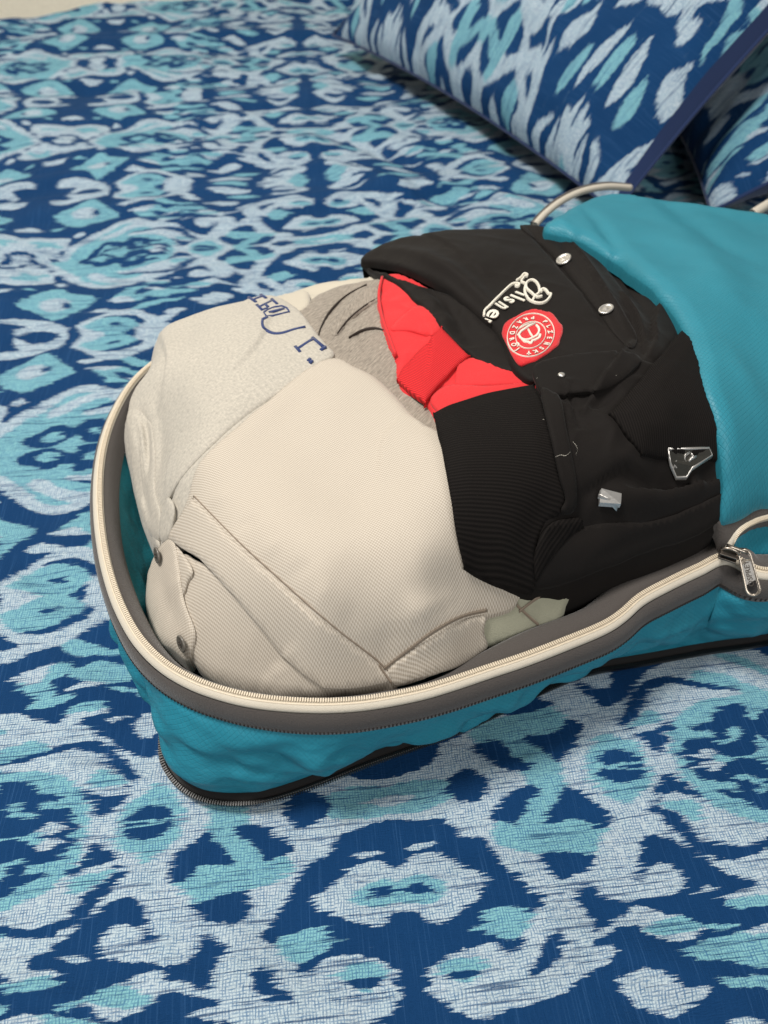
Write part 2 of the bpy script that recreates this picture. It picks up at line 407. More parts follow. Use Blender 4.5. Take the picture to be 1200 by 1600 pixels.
    S(W_, [(375, 237), (405, 242), (450, 254), (482, 248)], 6, 2)
    S(W_, [(420, 268), (445, 262), (480, 268)], 5, 2)
    T(M_, [(445, 281), (462, 275), (482, 279), (470, 286), (452, 287)], 2)
    T(W_, [(255, 290), (275, 280), (300, 282), (288, 293), (268, 297)], 2)
    S(W_, [(408, 288), (440, 283), (470, 293)], 7, 2)
    # the diamond between two crossings
    T(W_, [(135, 1288), (165, 1262), (190, 1240), (225, 1222), (262, 1225), (300, 1262), (322, 1277), (295, 1300), (265, 1330), (240, 1362), (200, 1350), (170, 1320)])
    T(M_, [(190, 1258), (215, 1245), (255, 1240), (285, 1262), (275, 1290), (255, 1325), (225, 1345), (205, 1325), (200, 1305), (178, 1285)])
    T(N_, [(188, 1284), (205, 1269), (225, 1260), (250, 1263), (265, 1279), (252, 1295), (232, 1306), (215, 1302), (200, 1294)])
    S(M_, [(190, 1284), (225, 1281), (262, 1282)], 5)
    T(N_, [(128, 1340), (140, 1322), (150, 1311), (170, 1325), (182, 1338), (155, 1342)])
    def blur(a, r, ax):
        o = np.zeros_like(a)
        for k in range(-r, r+1): o += np.roll(a, k, ax)
        return o/(2*r+1)
    img = blur(blur(img, 9, 1), 6, 1); img = blur(img, 1, 0)
    return img, w, h
img_arr, IW, IH = build_print()
pr = bpy.data.images.new('ikat_print', IW, IH, alpha=False, float_buffer=False, is_data=True)
buf = np.ones((IH, IW, 4), np.float32); buf[:, :, 0:2] = img_arr; buf[:, :, 2] = 0
pr.pixels.foreach_set(buf.ravel())
pr.update(); pr.pack()

def ikat(name, scale=1.0, amp=.013, off=(0, 0), cut=.62):
    m, nt, b = new_mat(name)
    uv = uvs(nt)                                    # fabric metres
    x, y, _ = sep(nt, uv)
    thr = noise_n(nt, comb(nt, math_n(nt, 'MULTIPLY', x, 20), math_n(nt, 'MULTIPLY', y, 760)), 1, 2, .65)
    thr2 = noise_n(nt, comb(nt, math_n(nt, 'MULTIPLY', x, 60), math_n(nt, 'MULTIPLY', y, 190)), 1, 1, .5)
    du = math_n(nt, 'ADD', math_n(nt, 'MULTIPLY', math_n(nt, 'SUBTRACT', thr, .5), amp*1.1), math_n(nt, 'MULTIPLY', math_n(nt, 'SUBTRACT', thr2, .5), amp*.5))
    dv = math_n(nt, 'MULTIPLY', math_n(nt, 'SUBTRACT', noise_n(nt, uv, 170, 2), .5), .003)
    du = math_n(nt, 'ADD', du, math_n(nt, 'MULTIPLY', math_n(nt, 'SUBTRACT', noise_n(nt, comb(nt, x, y, 3.3), 6, 1), .5), .014))
    dv = math_n(nt, 'ADD', dv, math_n(nt, 'MULTIPLY', math_n(nt, 'SUBTRACT', noise_n(nt, comb(nt, math_n(nt, 'MULTIPLY', x, .55), y, 7.7), 13, 2), .5), .020))
    X = math_n(nt, 'ADD', math_n(nt, 'DIVIDE', math_n(nt, 'ADD', math_n(nt, 'ADD', x, du), off[0]), 2*LU*scale), .5)
    Y = math_n(nt, 'ADD', math_n(nt, 'DIVIDE', math_n(nt, 'ADD', math_n(nt, 'ADD', y, dv), off[1]), LV*scale), .5)
    im = nt.nodes.new('ShaderNodeTexImage'); im.image = pr; im.extension = 'REPEAT'; im.interpolation = 'Linear'
    nt.links.new(comb(nt, X, Y), im.inputs[0])
    sc = nt.nodes.new('ShaderNodeSeparateColor'); nt.links.new(im.outputs[0], sc.inputs[0])
    fine = noise_n(nt, comb(nt, math_n(nt, 'MULTIPLY', x, 20), math_n(nt, 'MULTIPLY', y, 900)), 1, 3, .7)
    bias = math_n(nt, 'ADD', math_n(nt, 'MULTIPLY', math_n(nt, 'SUBTRACT', fine, .5), 2.7), cut)
    light = ramp(nt, math_n(nt, 'SUBTRACT', sc.outputs[0], bias), -.05, .10)
    mint = ramp(nt, math_n(nt, 'SUBTRACT', sc.outputs[1], math_n(nt, 'MULTIPLY', bias, .9)), -.12, .18)
    # thread structure: slubs along both ways
    ta = noise_n(nt, comb(nt, math_n(nt, 'MULTIPLY', x, 230), math_n(nt, 'MULTIPLY', y, 1500)), 1, 2, .6)
    tb = noise_n(nt, comb(nt, math_n(nt, 'MULTIPLY', x, 1500), math_n(nt, 'MULTIPLY', y, 190)), 1, 2, .6)
    wx = math_n(nt, 'MULTIPLY', noise_n(nt, uv, 90, 2), 14.0)
    lu = ramp(nt, math_n(nt, 'SINE', math_n(nt, 'ADD', math_n(nt, 'MULTIPLY', x, 2*math.pi/.00165), wx)), -.35, .65)
    lv = ramp(nt, math_n(nt, 'SINE', math_n(nt, 'ADD', math_n(nt, 'MULTIPLY', y, 2*math.pi/.0015), wx)), -.35, .65)
    gap = math_n(nt, 'MAXIMUM', math_n(nt, 'MULTIPLY', lv, ramp(nt, ta, .36, .58)), math_n(nt, 'MULTIPLY', lu, ramp(nt, tb, .36, .58)))
    blot = ramp(nt, noise_n(nt, uv, 85, 3), .35, .7)
    cell = mix_n(nt, math_n(nt, 'ADD', mint, math_n(nt, 'MULTIPLY', blot, .12), clamp=True), (.47, .55, .59), (.20, .435, .47))
    cell = mix_n(nt, math_n(nt, 'MULTIPLY', gap, .80), cell, (.030, .115, .25))
    longs = ramp(nt, noise_n(nt, comb(nt, math_n(nt, 'MULTIPLY', x, 16), math_n(nt, 'MULTIPLY', y, 520), 5.0), 1, 2, .6), .585, .65)
    light2 = math_n(nt, 'MULTIPLY', light, math_n(nt, 'SUBTRACT', 1, math_n(nt, 'MULTIPLY', longs, .75)))
    streak = ramp(nt, noise_n(nt, comb(nt, math_n(nt, 'MULTIPLY', x, 900), math_n(nt, 'MULTIPLY', y, 14)), 1, 2, .7), .56, .80)
    navy = mix_n(nt, noise_n(nt, uv, 12, 3), (.0024, .028, .092), (.0036, .041, .130))
    navy = mix_n(nt, math_n(nt, 'MULTIPLY', streak, .45), navy, (.045, .13, .29))
    k = mix_n(nt, light2, navy, cell)
    nt.links.new(k, b.inputs['Base Color'])
    b.inputs['Roughness'].default_value = .85; b.inputs['Sheen Weight'].default_value = .0
    b.inputs['Specular IOR Level'].default_value = .14
    bump_n(nt, b, math_n(nt, 'ADD', math_n(nt, 'ADD', ta, tb), math_n(nt, 'MULTIPLY', noise_n(nt, uv, 60, 4), 1.5)), .0005)
    return m

TEAL = (.015, .190, .268)
mat_duvet = ikat('duvet_print')
mat_pillow = ikat('pillow_print', 1.35, .012, (.02, .05), .58)
mat_navy = plain_fabric('navy_cotton', (.005, .019, .075), .8)
mat_teal = nylon('teal_ripstop', TEAL)
mat_lid = nylon('teal_lid', (.022, .195, .262), .5, .12)
mat_teal_in = nylon('teal_lining', (.012, .19, .24), .55)
mat_grosgrain = plain_fabric('brown_grey_tape', (.066, .057, .052), .8, 1400, .0004)
mat_cream = plain_fabric('cream_zip_tape', (.50, .46, .385), .75, 1500, .0002)
mat_creamteeth = simple('cream_zip_teeth', (.60, .52, .40), .45)
mat_blacktape = plain_fabric('black_zip_tape', (.012, .011, .011), .8, 1500, .0003)
mat_blackteeth = simple('black_zip_teeth', (.008, .0075, .007), .35)
mat_stitch = simple('brown_thread', (.03, .022, .018), .8)
mat_tanstitch = simple('tan_thread', (.24, .19, .145), .8)
mat_metal = simple('antique_nickel', (.42, .37, .31), .33, 1.0, .0001, 900)
mat_metal_dark = simple('dark_nickel', (.13, .115, .10), .42, 1.0, .0001, 900)
mat_silver = simple('satin_silver', (.62, .60, .57), .33, .85, .00005, 600)
mat_tee = heather('oatmeal_heather', (.49, .455, .39), (.31, .293, .258), (.38, .68), 300, 900, .5, .9)
mat_brown = heather('taupe_heather', (.37, .325, .27), (.15, .13, .108), (.36, .64), 110, 1300, .35, -1.0)
mat_cream_jersey = plain_fabric('cream_jersey', (.50, .455, .37), .9, 1500, .0002)
mat_gingham = gingham('tan_gingham', angle=R(33))
mat_gingham2 = gingham('tan_gingham_band', angle=R(40))
mat_gingham3 = gingham('tan_gingham_cuff', angle=R(8))
mat_red = plain_fabric('coral_red_knit', (.60, .022, .026), .75, 1600, .0003, .1, .06)
mat_redrib = ribbed('coral_red_rib', (.56, .020, .024), .0013, 'y', R(40), .00025)
mat_black = plain_fabric('black_jersey', (.0088, .0071, .0063), .66, 1800, .00008, .03, .1)
mat_black2 = plain_fabric('black_cotton', (.0082, .0067, .0060), .78, 1800, .0001, .03, .1)
mat_rib = ribbed('black_rib', (.0074, .0060, .0054), .00150, 'y', R(-3), .00020)
mat_rib2 = ribbed('black_rib_collar_tip', (.0076, .0062, .0056), .0014, 'x', R(-16), .00015)
mat_ribfold = ribbed('black_rib_fold', (.0076, .0062, .0056), .0015, 'y', R(-50), .00018)
mat_thread_white = plain_fabric('ivory_embroidery', (.74, .70, .60), .7, 2500, .0004)
mat_thread_red = plain_fabric('scarlet_patch', (.58, .012, .018), .75, 2200, .0005)
mat_print_navy = plain_fabric('navy_print', (.022, .04, .13), .8)
mat_olive = plain_fabric('sage_cotton', (.36, .36, .27), .85, 1700, .0002)
mat_fuzz = heather('dark_fleece', (.10, .075, .055), (.022, .03, .035), (.35, .65), 90, 260, .4)
mat_wall = simple('beige_paint', (.88, .83, .70), .8, 0, .0004, 120)
mat_button = simple('smoke_button', (.13, .12, .105), .3)
mat_badge = simple('badge_face', (.06, .058, .05), .4, .6)
mat_handle = plain_fabric('grey_webbing', (.50, .49, .46), .8)

# ------------------------------------------------------------------ the bed, duvet and wall
def duvet_height(X, Y):
    z = .005*fbm(X*5+3, Y*5+1, 11, 4)+.0012*fbm(X*30, Y*24, 61, 2)
    z = z+.0026*fbm(X*9+Y*3, Y*34-X*6, 17, 2)*np.clip((Y-.1)*2, .35, 1.8)                 # flat crosswise ripples
    z = z+.010*vnoise(X*3+1.7*Y, Y*13-X*2.5, 23)*np.clip((Y-.45)*1.6, 0, 1.1)
    # creases at the bottom of the picture
    def cr(px0, py0, px1, py1, w, a):
        x0, y0, _ = P(px0, py0); x1, y1, _ = P(px1, py1)
        L = np.hypot(x1-x0, y1-y0); ux, uy = (x1-x0)/L, (y1-y0)/L
        s = (X-x0)*ux+(Y-y0)*uy; d = -(X-x0)*uy+(Y-y0)*ux + .004*np.sin(s*38)
        e = np.clip(s/L, 0, 1); e = np.sin(np.pi*e)**.6*((s > 0) & (s < L))
        return a*e*np.exp(-(d/w)**2)
    z = z+cr(40, 1165, 300, 1245, .006, .004)+cr(560, 1110, 720, 1370, .02, -.004)+cr(230, 1500, 470, 1620, .012, .007)+cr(820, 1420, 1200, 1590, .014, .007)
    z = z+cr(-40, 1520, 260, 1600, .010, .006)+cr(700, 1330, 1000, 1250, .012, -.004)+cr(60, 1010, 200, 1120, .010, .005)+cr(20, 860, 150, 960, .012, -.005)+cr(880, 1180, 1180, 1090, .008, .004)
    z = z+cr(640, 1560, 900, 1480, .009, .005)+cr(500, 1300, 420, 1480, .014, -.004)+cr(480, 250, 700, 330, .02, .014)+cr(560, 330, 760, 300, .018, -.012)+cr(500, 200, 680, 260, .02, -.014)+cr(620, 280, 860, 330, .012, .010)
    z = z+cr(900, 1490, 1150, 1620, .01, -.005)+cr(330, 1480, 560, 1600, .014, .006)+cr(1000, 1440, 1180, 1330, .012, -.004)+cr(-60, 400, 160, 385, .012, -.02)
    # bag presses the bed a little
    return z - .004*np.exp(-(((X-.03)/.28)**2+((Y-.3)/.2)**2)) - .0015
EDGE = np.array([(-1.9, 1.42), (-1.2, 1.56), (-.762, 1.665), (-.648, 1.712), (-.536, 1.782), (-.40, 1.83), (0, 1.86), (1.6, 1.9)])
def duvet():
    xs = np.concatenate([np.linspace(-1.9, -.5, 90)[:-1], np.linspace(-.5, .5, 300)[:-1], np.linspace(.5, 1.6, 70)])
    t = np.linspace(0, 1, 560)
    verts = []; uv = []
    ye = np.interp(xs, EDGE[:, 0], EDGE[:, 1])+.012*np.sin(xs*9)
    for k, tt in enumerate(t):
        f = -.25+(1.25)*(tt**1.25)
        Y = np.where(f < 0, f*.9-0.0, f*ye)
        Y = -.22+(ye+.22)*tt**1.35
        z = duvet_height(xs, Y)
        d = ye-Y; rr = .05
        q = np.clip(1-d/rr, 0, 1); z = z-rr*(1-np.sqrt(np.clip(1-q*q, 0, 1)))
        u, v = fab(xs, Y)
        verts.append(np.stack([xs, Y, z], 1)); uv.append(np.stack([u, v], 1))
    top = verts[-1]
    for k in range(1, 9):
        q = top.copy(); q[:, 2] -= k*.05; q[:, 1] += .012*np.sin(xs*14+1)*k/8
        verts.append(q); w = uv[559].copy(); w[:, 1] += .05*k; uv.append(w)
    V = np.concatenate(verts); U = np.concatenate(uv)
    o = mesh_obj('duvet_cover', V, grid_faces(568, len(xs)), mat_duvet, uv=U)
    tag(o, 'blue, mint and white ikat print duvet cover spread over the bed', 'duvet cover')
    return o
duvet()
w = mesh_obj('wall', [(-6, 2.1, -1), (6, 2.1, -1), (6, 2.1, 2.5), (-6, 2.1, 2.5)], [(0, 1, 2, 3)], mat_wall, smooth=False); tag(w, kind='structure')
w = mesh_obj('floor', [(-6, -4, -.6), (6, -4, -.6), (6, 2.1, -.6), (-6, 2.1, -.6)], [(0, 1, 2, 3)], mat_wall, smooth=False); tag(w, kind='structure')

# ------------------------------------------------------------------ pillows
def pillow(name, A, B, up_tilt, width, height, thick, label, uvo, border=0):
    """A -> B is the lower edge on the bed; the printed face leans back from it"""
    A = Vector(A); B = Vector(B)
    ex = (A-B).normalized()
    side = Vector((ex.y, -ex.x, 0)).normalized()
    if side.x < 0: side = -side
    ey = (side*math.cos(up_tilt)+Vector((0, 0, 1))*math.sin(up_tilt)).normalized()
    ez = ex.cross(ey).normalized()
    if ez.z < 0: ez = -ez
    root = empty(name, tuple(B))
    n = 70
    a = np.linspace(-1, 1, n)
    aa, bb = np.meshgrid(a, a)
    pin = 1-.05*(1-np.abs(bb)**1)*0
    def shape(sign):
        pr_ = np.clip((1-np.abs(aa)**3.2), 0, 1)**.62*np.clip((1-np.abs(bb)**3.2), 0, 1)**.62
        x = width/2*(1-aa*(1-.05*(1-bb*bb)*np.abs(aa)))
        y = height/2*(1+bb*(1-.06*(1-aa*aa)*np.abs(bb)))
        wr = .006*fbm(aa*4+sign*5, bb*4, 31, 3)*pr_+.003*np.sin(aa*30+3*fbm(bb*3, aa*2, 5))*np.exp(-((1-np.abs(bb))/.22)**2)
        z = sign*(thick/2*pr_)+wr
        pts = np.array(B)[None, None]+x[..., None]*np.array(ex)+y[..., None]*np.array(ey)+z[..., None]*np.array(ez)
        return pts.reshape(-1, 3), np.stack([y.ravel()+uvo[0], x.ravel()+uvo[1]], 1)
    v, u = shape(1); ff = grid_faces(n, n)
    if border:
        cut = int(n*(1-border)); isb = [f for f in ff if f[0] % n >= cut]; ff = [f for f in ff if f[0] % n < cut]
        mesh_obj('border_panel', v, isb, mat_navy, root, uv=u)
    mesh_obj('pillow_front', v, ff, mat_pillow, root, uv=u)
    v, u = shape(-1); mesh_obj('pillow_back', v-np.array(ez)*.001, grid_faces(n, n, flip=True), mat_navy, root, uv=u)
    # navy flange round the seam
    rim = []
    t = np.concatenate([np.stack([a, -np.ones(n)], 1), np.stack([np.ones(n), a], 1)[1:], np.stack([a[::-1], np.ones(n)], 1)[1:], np.stack([-np.ones(n), a[::-1]], 1)[1:-1]])
    rows = []
    for k, (o_, h_) in enumerate(((0.0, .002), (.0025, .0015), (.003, 0), (.0025, -.0015), (0.0, -.002))):
        x = width/2*(1-t[:, 0]*(1-.05*(1-t[:, 1]**2)*np.abs(t[:, 0])))-o_*np.sign(t[:, 0])*(np.abs(t[:, 0]) > .999)
        y = height/2*(1+t[:, 1]*(1-.06*(1-t[:, 0]**2)*np.abs(t[:, 1])))+o_*np.sign(t[:, 1])*(np.abs(t[:, 1]) > .999)
        rows.append(np.array(B)[None]+x[:, None]*np.array(ex)+y[:, None]*np.array(ey)+h_*np.array(ez)[None])
    mesh_obj('flange', np.concatenate(rows), grid_faces(5, len(t), closed=True), mat_navy, root)
    tag(root, label, 'pillow')
    return root
pillow('pillow', P(566, 82, .03), P(962, 330, .03), R(40), .74, .50, .15,
       'larger ikat print pillow, upper right, its long edge slanting across the bed', (.02, .06), .022)
pillow('pillow', P(1000, 140, .02), P(1112, 330, .02), R(30), .46, .50, .15,
       'smaller ikat print pillow at the right edge, beside the larger one', (.16, .02))

# ------------------------------------------------------------------ the pile surface (what the clothes rest on)
PILE = [(430, 1074, .071), (600, 1064, .070), (750, 1010, .068), (300, 1010, .074), (250, 900, .070), (205, 700, .085), (235, 790, .075), (860, 975, .072), (950, 930, .078), (1080, 870, .085),
        (350, 900, .117), (500, 975, .119), (650, 960, .123), (560, 800, .133), (420, 700, .134), (310, 640, .132), (240, 620, .108), (275, 760, .118), (340, 520, .132), (430, 480, .134),
        (550, 500, .138), (650, 560, .142), (740, 600, .144), (700, 420, .146), (850, 450, .148), (950, 430, .140), (600, 410, .132), (780, 720, .150), (900, 650, .152), (1050, 600, .145), (1000, 750, .138),
        (950, 850, .112), (780, 880, .124), (860, 905, .105), (1120, 750, .125), (1100, 450, .138), (1190, 600, .128), (1190, 420, .125), (1000, 320, .118), (1180, 780, .100), (900, 320, .118), (1300, 600, .12), (1300, 400, .11), (500, 440, .122), (720, 360, .135)]
_pc = np.array([(*P(a, b, c)[:2], c) for a, b, c in PILE])
def _tps(d): return np.where(d > 1e-9, d*d*np.log(d+1e-12), 0)
_n = len(_pc); _K = _tps(np.linalg.norm(_pc[:, None, :2]-_pc[None, :, :2], axis=2))+np.eye(_n)*4e-4
_A = np.zeros((_n+3, _n+3)); _A[:_n, :_n] = _K; _A[:_n, _n] = 1; _A[:_n, _n+1:] = _pc[:, :2]; _A[_n, :_n] = 1; _A[_n+1:, :_n] = _pc[:, :2].T
_w = np.linalg.solve(_A, np.concatenate([_pc[:, 2], [0, 0, 0]]))
def pile0(X, Y):
    X = np.asarray(X, float); Y = np.asarray(Y, float); sh = X.shape; x = X.ravel(); y = Y.ravel()
    out = np.empty(len(x))
    for i in range(0, len(x), 20000):
        d = np.hypot(x[i:i+20000, None]-_pc[None, :, 0], y[i:i+20000, None]-_pc[None, :, 1])
        out[i:i+20000] = _tps(d)@_w[:_n]+_w[_n]+_w[_n+1]*x[i:i+20000]+_w[_n+2]*y[i:i+20000]
    return out.reshape(sh)
def hit(px, py, off=0.0, fn=None):
    fn = fn or pile
    px = np.asarray(px, float); py = np.asarray(py, float)
    z = np.full(px.shape, .12)
    for _ in range(25):
        x, y, _z = P(px, py, z); z = .5*z+.5*(fn(x, y)+off)
    return x, y, z
def polydist(X, Y, L, closed=False):
    """distance and signed side to a polyline L (n,2); also parameter 0..1"""
    best = np.full(X.shape, 1e9); side = np.zeros(X.shape); par = np.zeros(X.shape)
    n = len(L); cum = np.concatenate([[0], np.cumsum(np.linalg.norm(np.diff(L, axis=0), axis=1))]); tot = cum[-1]
    for i in range(n-1):
        ax, ay = L[i]; bx, by = L[i+1]; dx, dy = bx-ax, by-ay; l2 = dx*dx+dy*dy+1e-18
        t = np.clip(((X-ax)*dx+(Y-ay)*dy)/l2, 0, 1)
        ex, ey = X-ax-t*dx, Y-ay-t*dy; d = np.hypot(ex, ey); m = d < best
        best = np.where(m, d, best); side = np.where(m, np.sign(dx*ey-dy*ex), side); par = np.where(m, (cum[i]+t*np.sqrt(l2))/tot, par)
    return best, side, par
FOLDS = []          # global creases: (polyline xy, width, amplitude, asym)
def fold_z(X, Y, folds):
    z = np.zeros(np.shape(X))
    for L, w, a, asym in folds:
        x0, y0 = L.min(0)-4*w; x1, y1 = L.max(0)+4*w
        m = (X > x0) & (X < x1) & (Y > y0) & (Y < y1)
        if not m.any(): continue
        d, s, t = polydist(X[m], Y[m], L)
        e = np.sin(np.pi*np.clip(t, 0.001, .999))**.7
        if asym > 5:
            sd = d*s; z[m] += a*e*np.clip(sd/.0012+.5, 0, 1)*np.exp(-np.maximum(sd, 0)/w)
            continue
        ww = w*np.where(s > 0, 1+asym, 1-asym)
        z[m] += a*e*np.exp(-(d/ww)**2)
    return z
def pile(X, Y):
    X = np.asarray(X, float); Y = np.asarray(Y, float)
    return pile0(X, Y)+fold_z(X, Y, FOLDS)+.0013*fbm(X*17+2, Y*17, 4, 3)
def fold(pts, w, a, asym=0.0, lst=None):
    p = catmull(pts, 4, closed=False)
    x, y, z = hit(p[:, 0], p[:, 1], .004, pile0)
    if float(np.mean(p[:, 0])) > 840 and lst is None: a = a*1.35
    q = (np.stack([x, y], 1), w, a, asym)
    (FOLDS if lst is None else lst).append(q)
    return q
# overlapping creases (one side stands above the other)
for pts_, w_, a_ in (
    ([(983, 549), (940, 610), (899, 667)], .012, .006), ([(874, 618), (882, 650), (893, 686)], .006, .004),
    ([(962, 470), (985, 520), (1004, 585)], .010, .0055), ([(1030, 470), (1012, 530), (1012, 560), (985, 600)], .010, .004),
    ([(969, 789), (1050, 786), (1134, 758)], .012, -.005), ([(885, 793), (925, 772), (972, 750), (1018, 768)], .010, .0045),
    ([(1060, 745), (1075, 775), (1085, 800)], .010, .003), ([(855, 360), (905, 425), (948, 500), (975, 545)], .008, .0035),
    ([(905, 365), (960, 425), (1000, 500)], .010, -.004), ([(640, 372), (700, 400), (760, 450)], .020, .0022),
    ([(610, 470), (650, 500), (672, 540), (665, 600)], .010, .003), ([(430, 480), (400, 540), (340, 600)], .025, -.0022),
    ([(245, 520), (262, 560), (256, 610), (240, 650)], .012, .0070), ([(275, 690), (262, 740), (258, 800)], .010, .003),
    ([(560, 1010), (640, 985), (720, 930)], .014, .0028), ([(470, 1010), (430, 1040), (400, 1075)], .008, .0026),
    ([(640, 650), (600, 690), (590, 760)], .025, .0018), ([(900, 905), (960, 868), (1060, 842)], .010, .003)):
    fold(pts_, w_, a_, 9)
# big soft folds of the pile
fold([(585, 403), (645, 412), (708, 445), (750, 482), (785, 522), (805, 560)], .006, .004, .3)
fold([(640, 430), (700, 480), (730, 530), (770, 555)], .006, -.005)
fold([(830, 352), (880, 400), (935, 470), (975, 530)], .004, .0022, .5)
fold([(800, 352), (850, 400), (905, 465), (950, 540)], .0035, -.003)
fold([(900, 360), (950, 420), (985, 480), (1010, 530)], .006, -.005)
fold([(940, 790), (1010, 812), (1080, 800), (1130, 770)], .006, .004)
fold([(890, 790), (960, 762), (1030, 770), (1060, 765)], .004, -.003)
fold([(855, 840), (930, 812), (1010, 818), (1130, 770)], .004, .0035, .4)
fold([(850, 868), (900, 830), (960, 822)], .006, -.005)
fold([(880, 625), (893, 660), (902, 690)], .003, -.004)
fold([(900, 670), (930, 650), (960, 630)], .004, -.003)
fold([(1040, 650), (1030, 700), (1090, 770)], .010, .003)
fold([(560, 445), (530, 470), (505, 500), (495, 530)], .0022, -.0022)
fold([(598, 462), (560, 487), (527, 522)], .0016, -.0028)
fold([(600, 516), (575, 513), (545, 526)], .0016, -.0028)
fold([(480, 900), (560, 980), (640, 1020)], .012, .002)
fold([(620, 990), (700, 930), (780, 900)], .010, -.0025)
fold([(640, 1015), (700, 985), (750, 990)], .007, .0035)
fold([(560, 1000), (610, 960), (690, 950)], .008, .002)
fold([(250, 600), (243, 640), (250, 700), (248, 760)], .006, -.004)
fold([(213, 645), (225, 662), (229, 700), (231, 745)], .0028, -.0055, .4)
fold([(236, 640), (244, 690), (242, 760)], .004, .0028)
fold([(212, 700), (214, 740), (222, 790)], .0025, -.003)
fold([(270, 560), (300, 620), (330, 660)], .012, .002)
fold([(300, 490), (285, 540), (250, 590)], .010, -.0022)
fold([(700, 640), (690, 740), (720, 840)], .014, .0016)
for k_ in range(7):
    px_ = 330+k_*40; py_ = 800+k_*38
    fold([(px_, py_), (px_+16, py_-14), (px_+34, py_-24)], .0035, -.0010 if k_ % 2 else .0009)
fold([(560, 575), (520, 640), (500, 720)], .016, .0022)
fold([(770, 925), (700, 915), (640, 935), (600, 975)], .006, -.0026)
fold([(740, 900), (690, 870), (640, 880)], .008, .0020)
fold([(360, 800), (450, 860), (520, 930)], .016, .0022)
fold([(250, 900), (262, 940), (285, 985)], .004, -.002)
fold([(480, 1000), (430, 1030), (390, 1062)], .008, -.002)
fold([(700, 1000), (660, 1030), (620, 1050)], .005, -.003)
fold([(1000, 320), (1060, 380), (1130, 430), (1200, 450)], .013, -.006)
fold([(1010, 400), (1080, 440), (1140, 520), (1200, 560)], .014, .004)
fold([(950, 330), (1040, 340), (1130, 370), (1220, 380)], .010, .004)
fold([(1090, 560), (1150, 640), (1190, 760)], .012, .003)
fold([(1160, 400), (1175, 600), (1160, 760)], .02, -.003)

